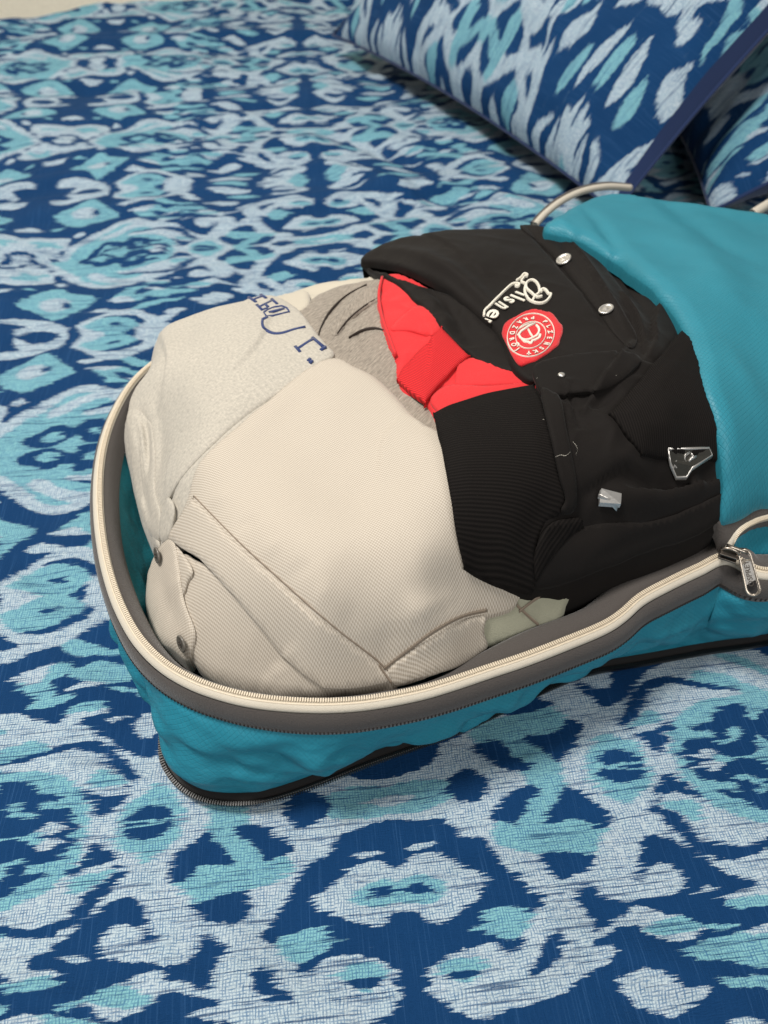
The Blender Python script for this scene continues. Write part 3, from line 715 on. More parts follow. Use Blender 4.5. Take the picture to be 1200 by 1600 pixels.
def cloth(name, pts, off, mat, parent=None, grid=.0024, r=.0018, skirt=.004, tuck=.0008, corners=(), silh=None, folds=None, noise=(.0006, 40, 1), uvang=0.0, smooth_n=5, warp=.0004, fn=None, tilt=None, lay=0.0, wr=0.0):
    """a piece of cloth lying on the pile: outline in photo pixels, rounded hem of radius r and a turned-down edge"""
    base = fn or pile
    P0 = np.array([p[:2] for p in pts], float)
    # corner-preserving smoothing: corners repeat the point
    pp = []
    for i, p in enumerate(P0):
        pp.append(p)
        if i in corners: pp.append(p+(P0[(i+1) % len(P0)]-p)*.02)
    c = catmull(pp, smooth_n)
    x, y, z = hit(c[:, 0], c[:, 1], off, base)
    B = np.stack([x, y], 1)
    # resample by arc length
    seg = np.linalg.norm(np.roll(B, -1, 0)-B, axis=1); cum = np.concatenate([[0], np.cumsum(seg)]); n = max(24, int(cum[-1]/(grid*.8)))
    s = np.linspace(0, cum[-1], n, endpoint=False); BB = np.vstack([B, B[:1]])
    B = np.stack([np.interp(s, cum, BB[:, 0]), np.interp(s, cum, BB[:, 1])], 1)
    area_ = .5*np.sum(B[:, 0]*np.roll(B[:, 1], -1)-np.roll(B[:, 0], -1)*B[:, 1])
    if area_ < 0: B = B[::-1].copy()
    tng = np.roll(B, -1, 0)-np.roll(B, 1, 0); tng /= np.linalg.norm(tng, axis=1)[:, None]+1e-12
    nrm = np.stack([tng[:, 1], -tng[:, 0]], 1)            # outward
    if warp:
        B = B+nrm*(warp*vnoise(np.arange(n)*grid*60, np.zeros(n)+7, len(name)))[:, None]
    rr = np.full(n, r); sk = np.full(n, skirt)
    if silh:                                              # list of (pixel x0, y0, x1, y1, radius, skirt): where the cloth rolls over and down
        for (x0, y0, x1, y1, r2, s2) in silh:
            sx, sy, _ = hit(np.array([x0, x1]), np.array([y0, y1]), off, base)
            L = np.stack([sx, sy], 1)
            i0 = np.argmin(np.hypot(B[:, 0]-sx[0], B[:, 1]-sy[0])); i1 = np.argmin(np.hypot(B[:, 0]-sx[1], B[:, 1]-sy[1]))
            a = (i1-i0) % n; bq = (i0-i1) % n
            idx = [(i0+k) % n for k in range(a+1)] if a < bq else [(i1+k) % n for k in range(bq+1)]
            m = len(idx)
            for q, k in enumerate(idx):
                e = min(1, min(q, m-1-q)/max(1, m*.12)); rr[k] = r+(r2-r)*e; sk[k] = skirt+(s2-skirt)*e
        B = B+nrm*((rr-r)*.30)[:, None]
    x0, y0 = B.min(0); x1, y1 = B.max(0)
    gx, gy = np.meshgrid(np.arange(x0, x1, grid), np.arange(y0, y1, grid*.87))
    gx = gx+(np.arange(gx.shape[0]) % 2)[:, None]*grid*.5
    G = np.stack([gx.ravel(), gy.ravel()], 1)
    ins = np.zeros(len(G), bool)
    for k in range(n):
        xa, ya = B[k-1]; xb, yb = B[k]
        if ya == yb: continue
        ins ^= ((ya > G[:, 1]) != (yb > G[:, 1])) & (G[:, 0] < (xb-xa)*(G[:, 1]-ya)/(yb-ya)+xa)
    G = G[ins]
    def dist(Q):
        d = np.full(len(Q), 1e9); ri = np.full(len(Q), r)
        for i in range(0, len(Q), 4000):
            D = np.hypot(Q[i:i+4000, None, 0]-B[None, :, 0], Q[i:i+4000, None, 1]-B[None, :, 1]); j = D.argmin(1)
            d[i:i+4000] = D[np.arange(len(j)), j]; ri[i:i+4000] = rr[j]
        return d, ri
    d, ri = dist(G); G = G[d > grid*.55]
    ring = B-nrm*min(r*.35, grid*.5)
    pts2 = [Vector(p) for p in B]+[Vector(p) for p in G]
    edges = [(i, (i+1) % n) for i in range(n)]
    res = geometry.delaunay_2d_cdt(pts2, edges, [], 1, 1e-7)
    V = np.array([tuple(v) for v in res[0]]); F = [f for f in res[2]]
    d, ri = dist(V)
    q = np.clip(1-d/ri, 0, 1)
    drop = ri*(1-np.sqrt(np.clip(1-q*q*.96, 0, 1)))
    X, Y = V[:, 0], V[:, 1]
    Z = base(X, Y)+off+min(noise[0]*.22, .0004)*fbm(X*noise[1]*.7+3*len(name), Y*noise[1]*.7, noise[2], 2)-drop
    if wr:
        Z = Z-wr*(np.abs(vnoise(X*38+len(pts), Y*52+X*20, 71))+.5*np.abs(vnoise(X*95-Y*40, Y*80, 72)))
    if lay:
        e = np.clip(1-d/.011, 0, 1); Z = Z-lay*e*e*(3-2*e)
    if folds: Z = Z+fold_z(X, Y, folds)
    if tilt is not None: Z = Z+tilt(X, Y)
    verts = [tuple(v) for v in np.stack([X, Y, Z], 1)]
    # turned down edge
    bi = [i for i in range(n)]
    rows = [bi]
    steps = [(.35, .0), (1.0, -.5)] if silh is None else [(.12, .15), (.4, .25), (1.0, .2)]
    V3 = np.stack([X, Y, Z], 1)[:n]
    for (fz, fo) in steps:
        nw = V3.copy(); nw[:, :2] += nrm*(tuck*fo)[..., None] if np.ndim(fo) else nrm*tuck*fo
        nw[:, 2] -= sk*fz
        nw[:, 2] = np.maximum(nw[:, 2], .004)
        st = len(verts); verts += [tuple(v) for v in nw]; rows.append(list(range(st, st+n)))
    for a, b in zip(rows[:-1], rows[1:]):
        for k in range(n):
            k2 = (k+1) % n
            F.append((a[k], b[k], b[k2], a[k2]))
    ca, sa = math.cos(uvang), math.sin(uvang)
    A = np.array(verts); U = np.stack([A[:, 0]*ca+A[:, 1]*sa, -A[:, 0]*sa+A[:, 1]*ca], 1)
    # make top faces point up
    a_, b_, c_ = (A[F[0][0]], A[F[0][1]], A[F[0][2]])
    o = mesh_obj(name, verts, F, mat, parent, uv=U)
    return o

def ribbon(name, pts, wd, off, mat, parent=None, h=.0006, closed=False, n=5, taper=False, smooth=True, fn=None):
    """raised line of stitching or print following the pile; wd in metres"""
    base = fn or pile
    p = catmull(pts, n, closed=closed) if smooth else np.array(pts, float)
    x, y, z = hit(p[:, 0], p[:, 1], off, base)
    c = np.stack([x, y], 1); d = np.gradient(c, axis=0)
    if closed: d = np.roll(c, -1, 0)-np.roll(c, 1, 0)
    d /= np.linalg.norm(d, axis=1)[:, None]+1e-12; nn = np.stack([-d[:, 1], d[:, 0]], 1)
    m = len(c); w = np.full(m, wd/2) if np.ndim(wd) == 0 else np.interp(np.linspace(0, 1, m), np.linspace(0, 1, len(wd)), wd)/2
    if taper: w = w*np.clip(np.sin(np.linspace(0.08, .92, m)*np.pi)*1.6, .2, 1)
    rows = []
    for o_, hh in ((-1.0, -.0012), (-.9, .55*h), (-.45, h), (.45, h), (.9, .55*h), (1.0, -.0012)):
        q = c+nn*(w*o_)[:, None]; zz = base(q[:, 0], q[:, 1])+off+hh
        rows.append(np.stack([q[:, 0], q[:, 1], zz], 1))
    V = np.concatenate(rows); F = grid_faces(6, m, closed=closed)
    if not closed:
        F.append(tuple(k*m for k in range(6))); F.append(tuple(k*m+m-1 for k in range(5, -1, -1)))
    return mesh_obj(name, V, F, mat, parent, uv=V[:, :2])

def join_into(name, items, mat, parent, kind=None, smooth=True):
    V = []; F = []; n = 0
    for v, f in items:
        V.extend(v); F.extend([tuple(i+n for i in q) for q in f]); n += len(v)
    o = mesh_obj(name, V, F, mat, parent, smooth=smooth)
    if kind: o['kind'] = kind
    return o
BOXF = [(0, 1, 3, 2), (4, 6, 7, 5), (0, 4, 5, 1), (2, 3, 7, 6), (0, 2, 6, 4), (1, 5, 7, 3)]
def box_at(c, ax, ay, az, sx, sy, sz):
    c = np.array(c); v = []
    for i in (-1, 1):
        for j in (-1, 1):
            for k in (-1, 1): v.append(tuple(c+np.array(ax)*sx*i/2+np.array(ay)*sy*j/2+np.array(az)*sz*k/2))
    return v, BOXF
def surf_frame(px, py, off, ang=0.0, fn=None):
    """origin and axes on the pile at a pixel; ang turns the x axis in the picture plane (0 = picture right)"""
    fn = fn or pile
    x, y, z = [float(q) for q in hit(np.array([px]), np.array([py]), off, fn)] if False else [float(q[0]) for q in hit(np.array([px]), np.array([py]), off, fn)]
    e = .003
    gx = float((fn(np.array([x+e]), np.array([y]))-fn(np.array([x-e]), np.array([y])))[0])/(2*e)
    gy = float((fn(np.array([x]), np.array([y+e]))-fn(np.array([x]), np.array([y-e])))[0])/(2*e)
    nz = Vector((-gx, -gy, 1)).normalized()
    ax = Vector((math.cos(ang), math.sin(ang), 0)); ax = (ax-nz*ax.dot(nz)).normalized(); ay = nz.cross(ax)
    return Vector((x, y, z)), ax, ay, nz
def lathe_at(name, org, ax, ay, az, prof, mat, parent, n=28, sx=1.0):
    V = []
    for r_, h_ in prof:
        for k in range(n):
            t = 2*math.pi*k/n; V.append(tuple(org+ax*(r_*math.cos(t)*sx)+ay*(r_*math.sin(t))+az*h_))
    F = grid_faces(len(prof), n, closed=True); F.append(tuple(range((len(prof)-1)*n, len(prof)*n)))
    return mesh_obj(name, V, F, mat, parent)

# ================================================================== the packing cube
ZR = .088
RIM = [(-.150, .262, .094), (-.166, .300, .097)]
def rim_px(l): return [P(*q) for q in l]
rim_ctrl = rim_px([(1400, 858, .088), (1250, 885, .088), (1190, 893, .088), (1135, 870, .088), (1090, 888, .087), (1040, 912, .087), (1000, 934, .086), (970, 960, .085), (940, 979, .085), (880, 1004, .086), (820, 1027, .086), (760, 1047, .086), (700, 1067, .086), (650, 1081, .086), (580, 1094, .086),
                   (520, 1099, .086), (460, 1098, .086), (400, 1092, .087), (350, 1081, .087), (300, 1063, .088), (255, 1036, .088), (218, 998, .089), (192, 953, .090), (175, 908, .091), (163, 858, .092), (156, 800, .093), (156, 740, .094), (164, 690, .095), (180, 645, .096), (205, 602, .096), (238, 569, .096)])
rim_ctrl += [(-.150, .462, .094), (-.11, .482, .092), (.0, .515, .09), (.12, .555, .09), (.25, .600, .09), (.40, .62, .088), (.47, .54, .088), (.47, .42, .088), (.43, .32, .088)]
rim = catmull([tuple(map(float, q)) for q in rim_ctrl], 12)
def resample(L, step, closed=True):
    L = np.asarray(L, float); Q = np.vstack([L, L[:1]]) if closed else L
    s = np.concatenate([[0], np.cumsum(np.linalg.norm(np.diff(Q, axis=0), axis=1))]); n = max(4, int(s[-1]/step))
    t = np.linspace(0, s[-1], n, endpoint=not closed)
    return np.stack([np.interp(t, s, Q[:, k]) for k in range(3)], 1)
rim = resample(rim, .002)
def outward(L, closed=True):
    t = np.roll(L, -1, 0)-np.roll(L, 1, 0) if closed else np.gradient(L, axis=0)
    if not closed: t = np.gradient(L, axis=0)
    nn = np.stack([t[:, 1], -t[:, 0]], 1); nn /= np.linalg.norm(nn, axis=1)[:, None]+1e-12
    return nn
rn = outward(rim)
cen = rim[:, :2].mean(0)
if np.mean(np.sum((rim[:, :2]-cen)*rn, axis=1)) < 0: rn = -rn
for _ in range(12): rn = (np.roll(rn, 1, 0)+rn*2+np.roll(rn, -1, 0))/4
rn /= np.linalg.norm(rn, axis=1)[:, None]
NR = len(rim); sarc = np.arange(NR)*.002
base_ctrl = [tuple(map(float, P(*q))) for q in [(1400, 955, .004), (1200, 995, .004), (1100, 1010, .004), (1000, 1028, .004), (915, 1043, .004), (850, 1068, .004), (800, 1092, .004), (720, 1130, .004), (650, 1156, .004), (570, 1184, .004), (500, 1212, .004), (430, 1236, .004), (380, 1244, .004), (330, 1240, .004), (292, 1222, .004), (268, 1192, .004), (262, 1165, .006)]]
base_ctrl += [(-.134, .195, .004), (-.146, .235, .004), (-.158, .30, .004), (-.164, .38, .004), (-.155, .44, .004), (-.10, .478, .004), (0., .505, .004), (.12, .545, .004), (.25, .59, .004), (.39, .61, .004), (.46, .53, .004), (.46, .40, .004), (.42, .31, .004)]
basec = resample(catmull(base_ctrl, 12), .002)
# match base to rim by nearest angle of outward direction (walk both loops proportionally between key points)
def match(rimL, baseL):
    out = []; j0 = int(np.argmin(np.linalg.norm(baseL[:, :2]-rimL[0, :2], axis=1)))
    B2 = np.roll(baseL, -j0, 0); m = len(B2); j = 0
    a1 = np.sum(rimL[:, 0]*np.roll(rimL[:, 1], -1)-np.roll(rimL[:, 0], -1)*rimL[:, 1]); a2 = np.sum(B2[:, 0]*np.roll(B2[:, 1], -1)-np.roll(B2[:, 0], -1)*B2[:, 1])
    if a1*a2 < 0: B2 = B2[::-1].copy()
    idx = []
    for i in range(len(rimL)):
        best = min(range(j, min(j+40, m)), key=lambda k: np.hypot(*(B2[k, :2]-rimL[i, :2]))-1e-6*k)
        j = best; idx.append(best)
    idx = np.array(idx, float)
    for _ in range(30): idx[1:-1] = (idx[:-2]+idx[1:-1]*2+idx[2:])/4
    k = np.clip(idx, 0, m-1)
    f = np.floor(k).astype(int); g = np.minimum(f+1, m-1); fr = (k-f)[:, None]
    return B2[f]*(1-fr)+B2[g]*fr
bm_ = match(rim, basec)
bag = empty('packing_cube', (0.12, .36, 0))
tag(bag, 'open teal nylon packing cube with cream zipper, stuffed with folded clothes', 'packing cube')
def strip(name, rows, mat, parent, uvr=None, closed=True, flip=False):
    m = len(rows[0]); V = np.concatenate(rows)
    if uvr is None:
        uvr = []; acc = 0
        for k, r_ in enumerate(rows):
            if k: acc += float(np.mean(np.linalg.norm(rows[k]-rows[k-1], axis=1)))
            uvr.append(acc)
    U = np.concatenate([np.stack([sarc[:m], np.full(m, a)], 1) for a in uvr])
    return mesh_obj(name, V, grid_faces(len(rows), m, closed=closed, flip=flip), mat, parent, uv=U)
def rp(o_, dz): return np.concatenate([rim[:, :2]+rn*(o_ if np.ndim(o_) else np.full(NR, o_))[:, None], (rim[:, 2]+dz)[:, None]], 1)
wob = .0012*vnoise(sarc*22, sarc*0+3, 5); wob2 = .0025*vnoise(sarc*30, sarc*0+9, 6)
# outside wall
rows = []
nrow = 26
top = rp(.0075+wob, -.0175)
for k in range(nrow):
    t = k/(nrow-1)
    p = top*(1-t)+(bm_+np.array([0, 0, .0052]))*t
    bul = .006*np.sin(np.pi*t**.8)*(1+.4*vnoise(sarc*14, sarc*0+2, 9))
    wr = .0042*fbm(sarc*30, sarc*0+t*2.3, 12, 3)*np.sin(np.pi*t)**.7+.0022*vnoise((sarc+t*.03)*90, sarc*0+t*3, 15)*np.sin(np.pi*t)
    wr += .0028*np.abs(vnoise(sarc*26+t*4, t*2.2+sarc*9, 44))*np.sin(np.pi*t)-.0026*np.abs(vnoise(sarc*33-t*5, t*3+sarc*4, 45))*np.sin(np.pi*t)
    wr += .0012*np.exp(-((t-.88)/.08)**2)*vnoise(sarc*90, sarc*0, 19)
    p = p.copy(); p[:, :2] += rn*(bul+wr)[:, None]
    rows.append(p)
strip('side_wall', rows, mat_teal, bag)
# outer binding
strip('outer_binding', [rp(.0068+wob, -.0185), rp(.0088+wob, -.0183), rp(.0092+wob, -.015), rp(.0086+wob*.6, -.009), rp(.0066+wob*.4, -.004), rp(.0046, -.0022)], mat_grosgrain, bag)
# cream zip tape (with slight lip) and coil
strip('zipper_tape', [rp(.0040, -.0030), rp(.0043, -.0012), rp(.0034, .0000), rp(.0020, .0008), rp(.0002, .0010), rp(-.0016, .0008), rp(-.0024, -.0004)], mat_cream, bag)
strip('zipper_cord', [rp(.0010+.0006*math.cos(a), .0010+.0005*math.sin(a)) for a in np.linspace(0, 2*math.pi, 8)], mat_creamteeth, bag)
teeth = []
L = resample(rim, .0013); ln = outward(L)
if np.mean(np.sum((L[:, :2]-cen)*ln, axis=1)) < 0: ln = -ln
for i in range(len(L)):
    t = L[(i+1) % len(L)]-L[i-1]; t = t/np.linalg.norm(t); o3 = np.array([ln[i, 0], ln[i, 1], 0]); up = np.array([0, 0, 1.])
    teeth.append(box_at(L[i]-o3*.0010+up*.0014, t, o3, up, .00075, .0021, .0014))
join_into('zipper_teeth', teeth, mat_creamteeth, bag, 'stuff', smooth=False)
# inner binding, wide and wavy, then lining
ib = .006+.003*vnoise(sarc*16, sarc*0+1, 21)
fr = np.clip((-rn[:, 1]-.25)/.5, 0, 1); fr = fr*fr*(3-2*fr)          # along the front the tape folds inward instead of hanging
fw = fr*(.55+.45*vnoise(sarc*9, sarc*0+5, 27))
strip('inner_binding', [rp(-.0012, .0000), rp(-.0030-.001*fw, -.0010), rp(-.0042-ib*.10-.004*fw, -.004+wob*.5+.0022*fw), rp(-.0050-ib*.20-.007*fw, -.009+wob2*.6+.006*fw), rp(-.0055-ib*.28-.010*fw, -.0140+wob2*.6+.0095*fw), rp(-.0057-ib*.32-.0125*fw, -.0175-.3*wob2+.0115*fw), rp(-.0048-ib*.32-.012*fw, -.0180+.0110*fw)], mat_grosgrain, bag)
lin = [rp(-.0028, -.006)]
inner_top = rp(-.0046-ib*.15, -.0165)
bi_ = bm_.copy(); bi_[:, :2] -= rn*.010; bi_[:, 2] = .006
for k in range(14):
    t = k/13; p = inner_top*(1-t)+bi_*t; p[:, :2] += rn*(.003*fbm(sarc*40, sarc*0+t*3, 33, 2)*np.sin(np.pi*t))[:, None]; lin.append(p)
strip('lining', lin, mat_teal_in, bag)
# floor of the bag
cb = bi_.mean(0); V = np.concatenate([bi_, [cb]]); F = [(i, (i+1) % NR, NR) for i in range(NR)]
mesh_obj('bottom_panel', V, F, mat_teal_in, bag, uv=V[:, :2])
# stitches on the binding edge
st = []
L = rp(.0093+wob, -.0155)
for i in range(0, NR):
    t = L[(i+1) % NR]-L[i-1]; t /= np.linalg.norm(t); o3 = np.array([rn[i, 0], rn[i, 1], 0])
    st.append(box_at(L[i], t, o3, (0, 0, 1), .0008, .0007, .0022))
join_into('stitching', st, mat_stitch, bag, 'stuff', smooth=False)
# black compression zip round the base
NB = len(bm_)
bw = rn*0
def bp(o_, z): return np.concatenate([bm_[:, :2]+rn*(o_), np.full((NB, 1), z)], 1)
strip('base_zipper_tape', [bp(-.002, .009), bp(.0005, .0092), bp(.0017, .0060), bp(.0028, .0042), bp(.0042, .0022), bp(.003, .0006), bp(-.002, .0004)], mat_blacktape, bag)
strip('base_zipper_cord', [np.concatenate([bm_[:, :2]+rn*(.0040+.0013*math.cos(a)), np.full((NB, 1), .0034+.0013*math.sin(a))], 1) for a in np.linspace(0, 2*math.pi, 8)], mat_blackteeth, bag)
bt = []
L = resample(bm_, .0014); ln = outward(L)
if np.mean(np.sum((L[:, :2]-cen)*ln, axis=1)) < 0: ln = -ln
for i in range(len(L)):
    t = L[(i+1) % len(L)]-L[i-1]; t[2] = 0; t = t/np.linalg.norm(t); o3 = np.array([ln[i, 0], ln[i, 1], 0])
    bt.append(box_at([L[i, 0]+o3[0]*.0046, L[i, 1]+o3[1]*.0046, .0040], t, o3, (0, 0, 1), .0008, .0024, .0034))
join_into('base_zipper_teeth', bt, mat_blackteeth, bag, 'stuff', smooth=False)
# grey webbing handle on the left end
i0 = int(np.argmin(np.hypot(rim[:, 0]-P(152, 800, .093)[0], rim[:, 1]-P(152, 800, .093)[1])))
i1 = int(np.argmin(np.hypot(rim[:, 0]-P(178, 930, .093)[0], rim[:, 1]-P(178, 930, .093)[1])))
a, b = sorted((i0, i1)); idx = np.arange(a, b+1); tt = np.linspace(0, 1, len(idx))
o_ = .0035+.0035*np.sin(np.pi*tt)**.6
rows = [np.concatenate([rim[idx, :2]+rn[idx]*(o_+e)[:, None], (rim[idx, 2]+z)[:, None]], 1) for e, z in ((0, -.012), (.001, -.012), (.0018, -.022), (.001, -.032), (0, -.032), (-.0006, -.022), (0, -.012))]
mesh_obj('handle', np.concatenate(rows), grid_faces(7, len(idx)), mat_handle, bag)

# ---- lid folded back over the clothes
lid_pts = [(852, 347), (872, 330), (905, 312), (945, 298), (1000, 299), (1080, 308), (1140, 320), (1200, 330), (1290, 350), (1330, 600), (1290, 760), (1200, 778), (1150, 800), (1136, 800), (1135, 770), (1138, 740), (1126, 670), (1102, 592), (1076, 512), (1036, 452), (978, 406), (908, 364)]
lid = cloth('lid', lid_pts, .0250, mat_lid, bag, grid=.0025, r=.0045, skirt=.008, fn=lambda X, Y: pile0(X, Y)+.45*fold_z(np.asarray(X, float), np.asarray(Y, float), [f for f in FOLDS if f[3] <= 5])+.0013*fbm(X*17+2, Y*17, 4, 3), noise=(.0010, 30, 4), lay=.003, silh=[(945, 298, 1290, 350, .02, .06)], warp=.0008)
def tube_px(name, pts, rad, off, mat, parent, fn=None, n=10, k=6):
    p = catmull(pts, k, closed=False)
    x, y, z = (hit(p[:, 0], p[:, 1], off, fn) if len(pts[0]) == 2 else P(p[:, 0], p[:, 1], p[:, 2]))
    return tube3(name, np.stack([x, y, np.broadcast_to(z, np.shape(x))], 1), rad, mat, parent, n)
def tube3(name, c, rad, mat, parent, n=10, cap=True):
    c = np.asarray(c, float); t = np.gradient(c, axis=0); t /= np.linalg.norm(t, axis=1)[:, None]+1e-12
    up = np.array([0, 0, 1.]); V = []
    rad = np.full(len(c), rad) if np.ndim(rad) == 0 else rad
    for i in range(len(c)):
        s = np.cross(t[i], up); s /= np.linalg.norm(s)+1e-9; u2 = np.cross(s, t[i])
        for k in range(n):
            a = 2*math.pi*k/n; V.append(c[i]+rad[i]*(math.cos(a)*s+math.sin(a)*u2))
    F = grid_faces(len(c), n, closed=True)
    if cap: F.append(tuple(range(n))); F.append(tuple(range((len(c)-1)*n, len(c)*n)))
    return mesh_obj(name, V, F, mat, parent)
tube_px('lid_zipper_tape', [(836, 352, .118), (852, 334, .121), (878, 314, .123), (910, 299, .123), (948, 292, .119), (985, 294, .11)], .0030, 0, mat_cream, bag)
tube_px('lid_piping', [(832, 350, .114), (848, 332, .117), (874, 311, .120), (908, 295, .120), (946, 288, .116), (985, 291, .107)], .0024, 0, mat_grosgrain, bag)
tube_px('lid_zipper_end', [(1176, 334, .115), (1192, 324, .118), (1214, 312, .118), (1240, 306, .11)], .0042, 0, mat_cream, bag)
# lid's lower corner: dark binding, cream zip and teal gusset beside the slider
mesh_b = cloth('lid_binding', [(1121, 812), (1150, 792), (1200, 768), (1290, 735), (1290, 790), (1200, 806), (1176, 816), (1155, 830), (1143, 848), (1133, 846), (1129, 830)], .0155, mat_grosgrain, bag, grid=.0022, r=.0012, skirt=.012, corners=(0,), noise=(.0003, 60, 2))
GZ = .100
gus = cloth('lid_gusset', [(1146, 850), (1160, 826), (1200, 812), (1290, 795), (1330, 900), (1200, 905), (1170, 905), (1150, 880)], .004, mat_teal, bag, grid=.003, r=.003, skirt=.02, noise=(.0016, 55, 3), fn=lambda X, Y: pile0(X, Y))
zp = catmull([(1139, 862), (1139, 852), (1143, 842), (1152, 830), (1170, 818), (1200, 808), (1290, 792)], 8, closed=False)
x, y, z = hit(zp[:, 0], zp[:, 1], .0135); lz = resample(np.stack([x, y, z], 1), .0011, False)
tube3('lid_zip_cord', lz, .0022, mat_cream, bag, 8)
ln = outward(lz, False); tl = []
for i in range(1, len(lz)-1):
    t = lz[i+1]-lz[i-1]; t /= np.linalg.norm(t); o3 = np.array([ln[i, 0], ln[i, 1], 0])
    tl.append(box_at(lz[i]+np.array([0, 0, .0014])+o3*.0012, t, o3, (0, 0, 1), .00062, .0026, .0018))
join_into('lid_zipper_teeth', tl, mat_creamteeth, bag, 'stuff', smooth=False)

# ---- zipper slider and puller
sl = empty('zipper_slider'); 
S0 = Vector(P(1140, 864, .099))
def sbox(name, c, half, rot, mat, parent, bev=.0005):
    bm = bmesh.new(); bmesh.ops.create_cube(bm, size=1)
    bmesh.ops.scale(bm, vec=Vector(half)*2, verts=bm.verts)
    bmesh.ops.bevel(bm, geom=bm.edges[:], offset=bev, segments=3, affect='EDGES', profile=.6)
    bmesh.ops.transform(bm, matrix=Matrix.Translation(c) @ rot.to_4x4(), verts=bm.verts)
    me = bpy.data.meshes.new(name); bm.to_mesh(me); bm.free(); me.materials.append(mat)
    for p in me.polygons: p.use_smooth = True
    o = link(bpy.data.objects.new(name, me)); o.parent = parent
    if parent.type == 'EMPTY': o.matrix_parent_inverse = Matrix.Translation(-Vector(parent.location))
    return o
bpy.data.objects.remove(sl)
rot = Matrix.Rotation(R(-25), 3, 'Z')
slider = sbox('zipper_slider', S0, (.0050, .0034, .0006), rot, mat_metal_dark, bag)
sbox('slider_plate', S0-Vector((0, 0, .0034)), (.0050, .0034, .0006), rot, mat_metal_dark, slider)
arch = [S0+rot @ Vector((.0046*math.cos(a), 0, .0005+.0030*math.sin(a))) for a in np.linspace(0, math.pi, 14)]
tube3('slider_bridge', [tuple(q) for q in arch], .0009, mat_metal, slider, 8)
# the long ring bar between slider and puller
pA = Vector(P(1136, 852, .103)); pB = Vector(P(1168, 864, .101))
tube3('slider_bar', [tuple(pA.lerp(pB, t)) for t in np.linspace(0, 1, 6)], .0011, mat_metal, slider, 10)
# puller: a flat frame with a rounded end, eye at the top, panel and an open slot at the bottom
q0 = Vector(P(1161, 858, .101)); q1 = Vector(P(1179, 932, .083))
py_ = (q0-q1); PL = py_.length; py_.normalize()
view = (Vector((0, 0, CAM_H))-(q0+q1)/2).normalized()
pz_ = (view-py_*view.dot(py_)).normalized(); px_ = py_.cross(pz_).normalized()
PW = PL*.30
def pl(x, y, z=0): return q1+px_*x+py_*y+pz_*z
def rr_outline(w, l, y0, r0, r1, n=10):
    pts = []
    for a in np.linspace(-math.pi, 0, n): pts.append((r0*math.cos(a)*w/2/r0, y0+r0+r0*math.sin(a)))
    for a in np.linspace(0, math.pi, n): pts.append((w*.42*math.cos(a), y0+l-w*.42+w*.42*math.sin(a)))
    return pts
def frame_mesh(name, outer, inner, th, mat, parent):
    n = len(outer); V = []
    for z in (-th/2, th/2):
        for s, o2 in ((1, outer),): V += [tuple(pl(x, y, z*.55)) for x, y in o2]
        V += [tuple(pl(x*.93+inner[k][0]*.07, y*.93+inner[k][1]*.07, z)) for k, (x, y) in enumerate(outer)]
        V += [tuple(pl(inner[k][0]*.8+x*.2, inner[k][1]*.8+y*.2, z)) for k, (x, y) in enumerate(outer)]
        V += [tuple(pl(x, y, z*.55)) for x, y in inner]
    F = []
    for b0, fl in ((0, 1), (4*n, 0)):
        for rr_ in range(3):
            for k in range(n):
                k2 = (k+1) % n; f = (b0+rr_*n+k, b0+rr_*n+k2, b0+(rr_+1)*n+k2, b0+(rr_+1)*n+k); F.append(f[::-1] if fl else f)
    for k in range(n):
        k2 = (k+1) % n; F.append((k, 4*n+k, 4*n+k2, k2)); F.append((3*n+k, 3*n+k2, 7*n+k2, 7*n+k))
    return mesh_obj(name, V, F, mat, parent)
outer = rr_outline(PW, PL, 0, PW/2, 0, 12)
inner = [(x*.66, PL*.5+(y-PL*.5)*.90) for x, y in outer]
puller = frame_mesh('puller', outer, inner, .0020, mat_metal, slider); puller['label'] = 'antique nickel zip puller with embossed word'
def plate(name, poly, z0, z1, mat, parent):
    n = len(poly); V = [tuple(pl(x, y, z0)) for x, y in poly]+[tuple(pl(x, y, z1)) for x, y in poly]
    F = [tuple(range(n))[::-1], tuple(range(n, 2*n))]+[(k, (k+1) % n, n+(k+1) % n, n+k) for k in range(n)]
    return mesh_obj(name, V, F, mat, parent, smooth=False)
# children of the slider keep to three levels
plate('puller_panel', [(-PW*.36, PL*.25), (PW*.36, PL*.35), (PW*.36, PL*.72), (PW*.05, PL*.76), (-PW*.36, PL*.66)], -.0006, .0002, mat_silver, slider)
plate('puller_neck', [(-PW*.4, PL*.66), (-PW*.05, PL*.76), (PW*.40, PL*.72), (PW*.40, PL*.78), (0, PL*.80), (-PW*.40, PL*.76)], -.0008, .0007, mat_metal, slider)
def text_obj(name, body, size, M, mat, parent, extrude=.0001, scale=(1, 1), off=0.0, shear=0.0, bold=0.0):
    cu = bpy.data.curves.new(name, 'FONT'); cu.body = body; cu.size = size; cu.align_x = 'CENTER'; cu.align_y = 'CENTER'
    cu.extrude = extrude; cu.resolution_u = 3; cu.shear = shear; cu.offset = bold
    o = bpy.data.objects.new(name, cu); link(o)
    bpy.context.view_layer.update()
    dg = bpy.context.evaluated_depsgraph_get()
    me = bpy.data.meshes.new_from_object(o.evaluated_get(dg)); bpy.data.objects.remove(o)
    me.transform(Matrix.Diagonal((scale[0], scale[1], 1, 1))); me.transform(M)
    me.materials.clear(); me.materials.append(mat); me.name = name
    q = link(bpy.data.objects.new(name, me)); q.parent = parent
    if parent is not None and parent.type == 'EMPTY': q.matrix_parent_inverse = Matrix.Translation(-Vector(parent.location))
    return q
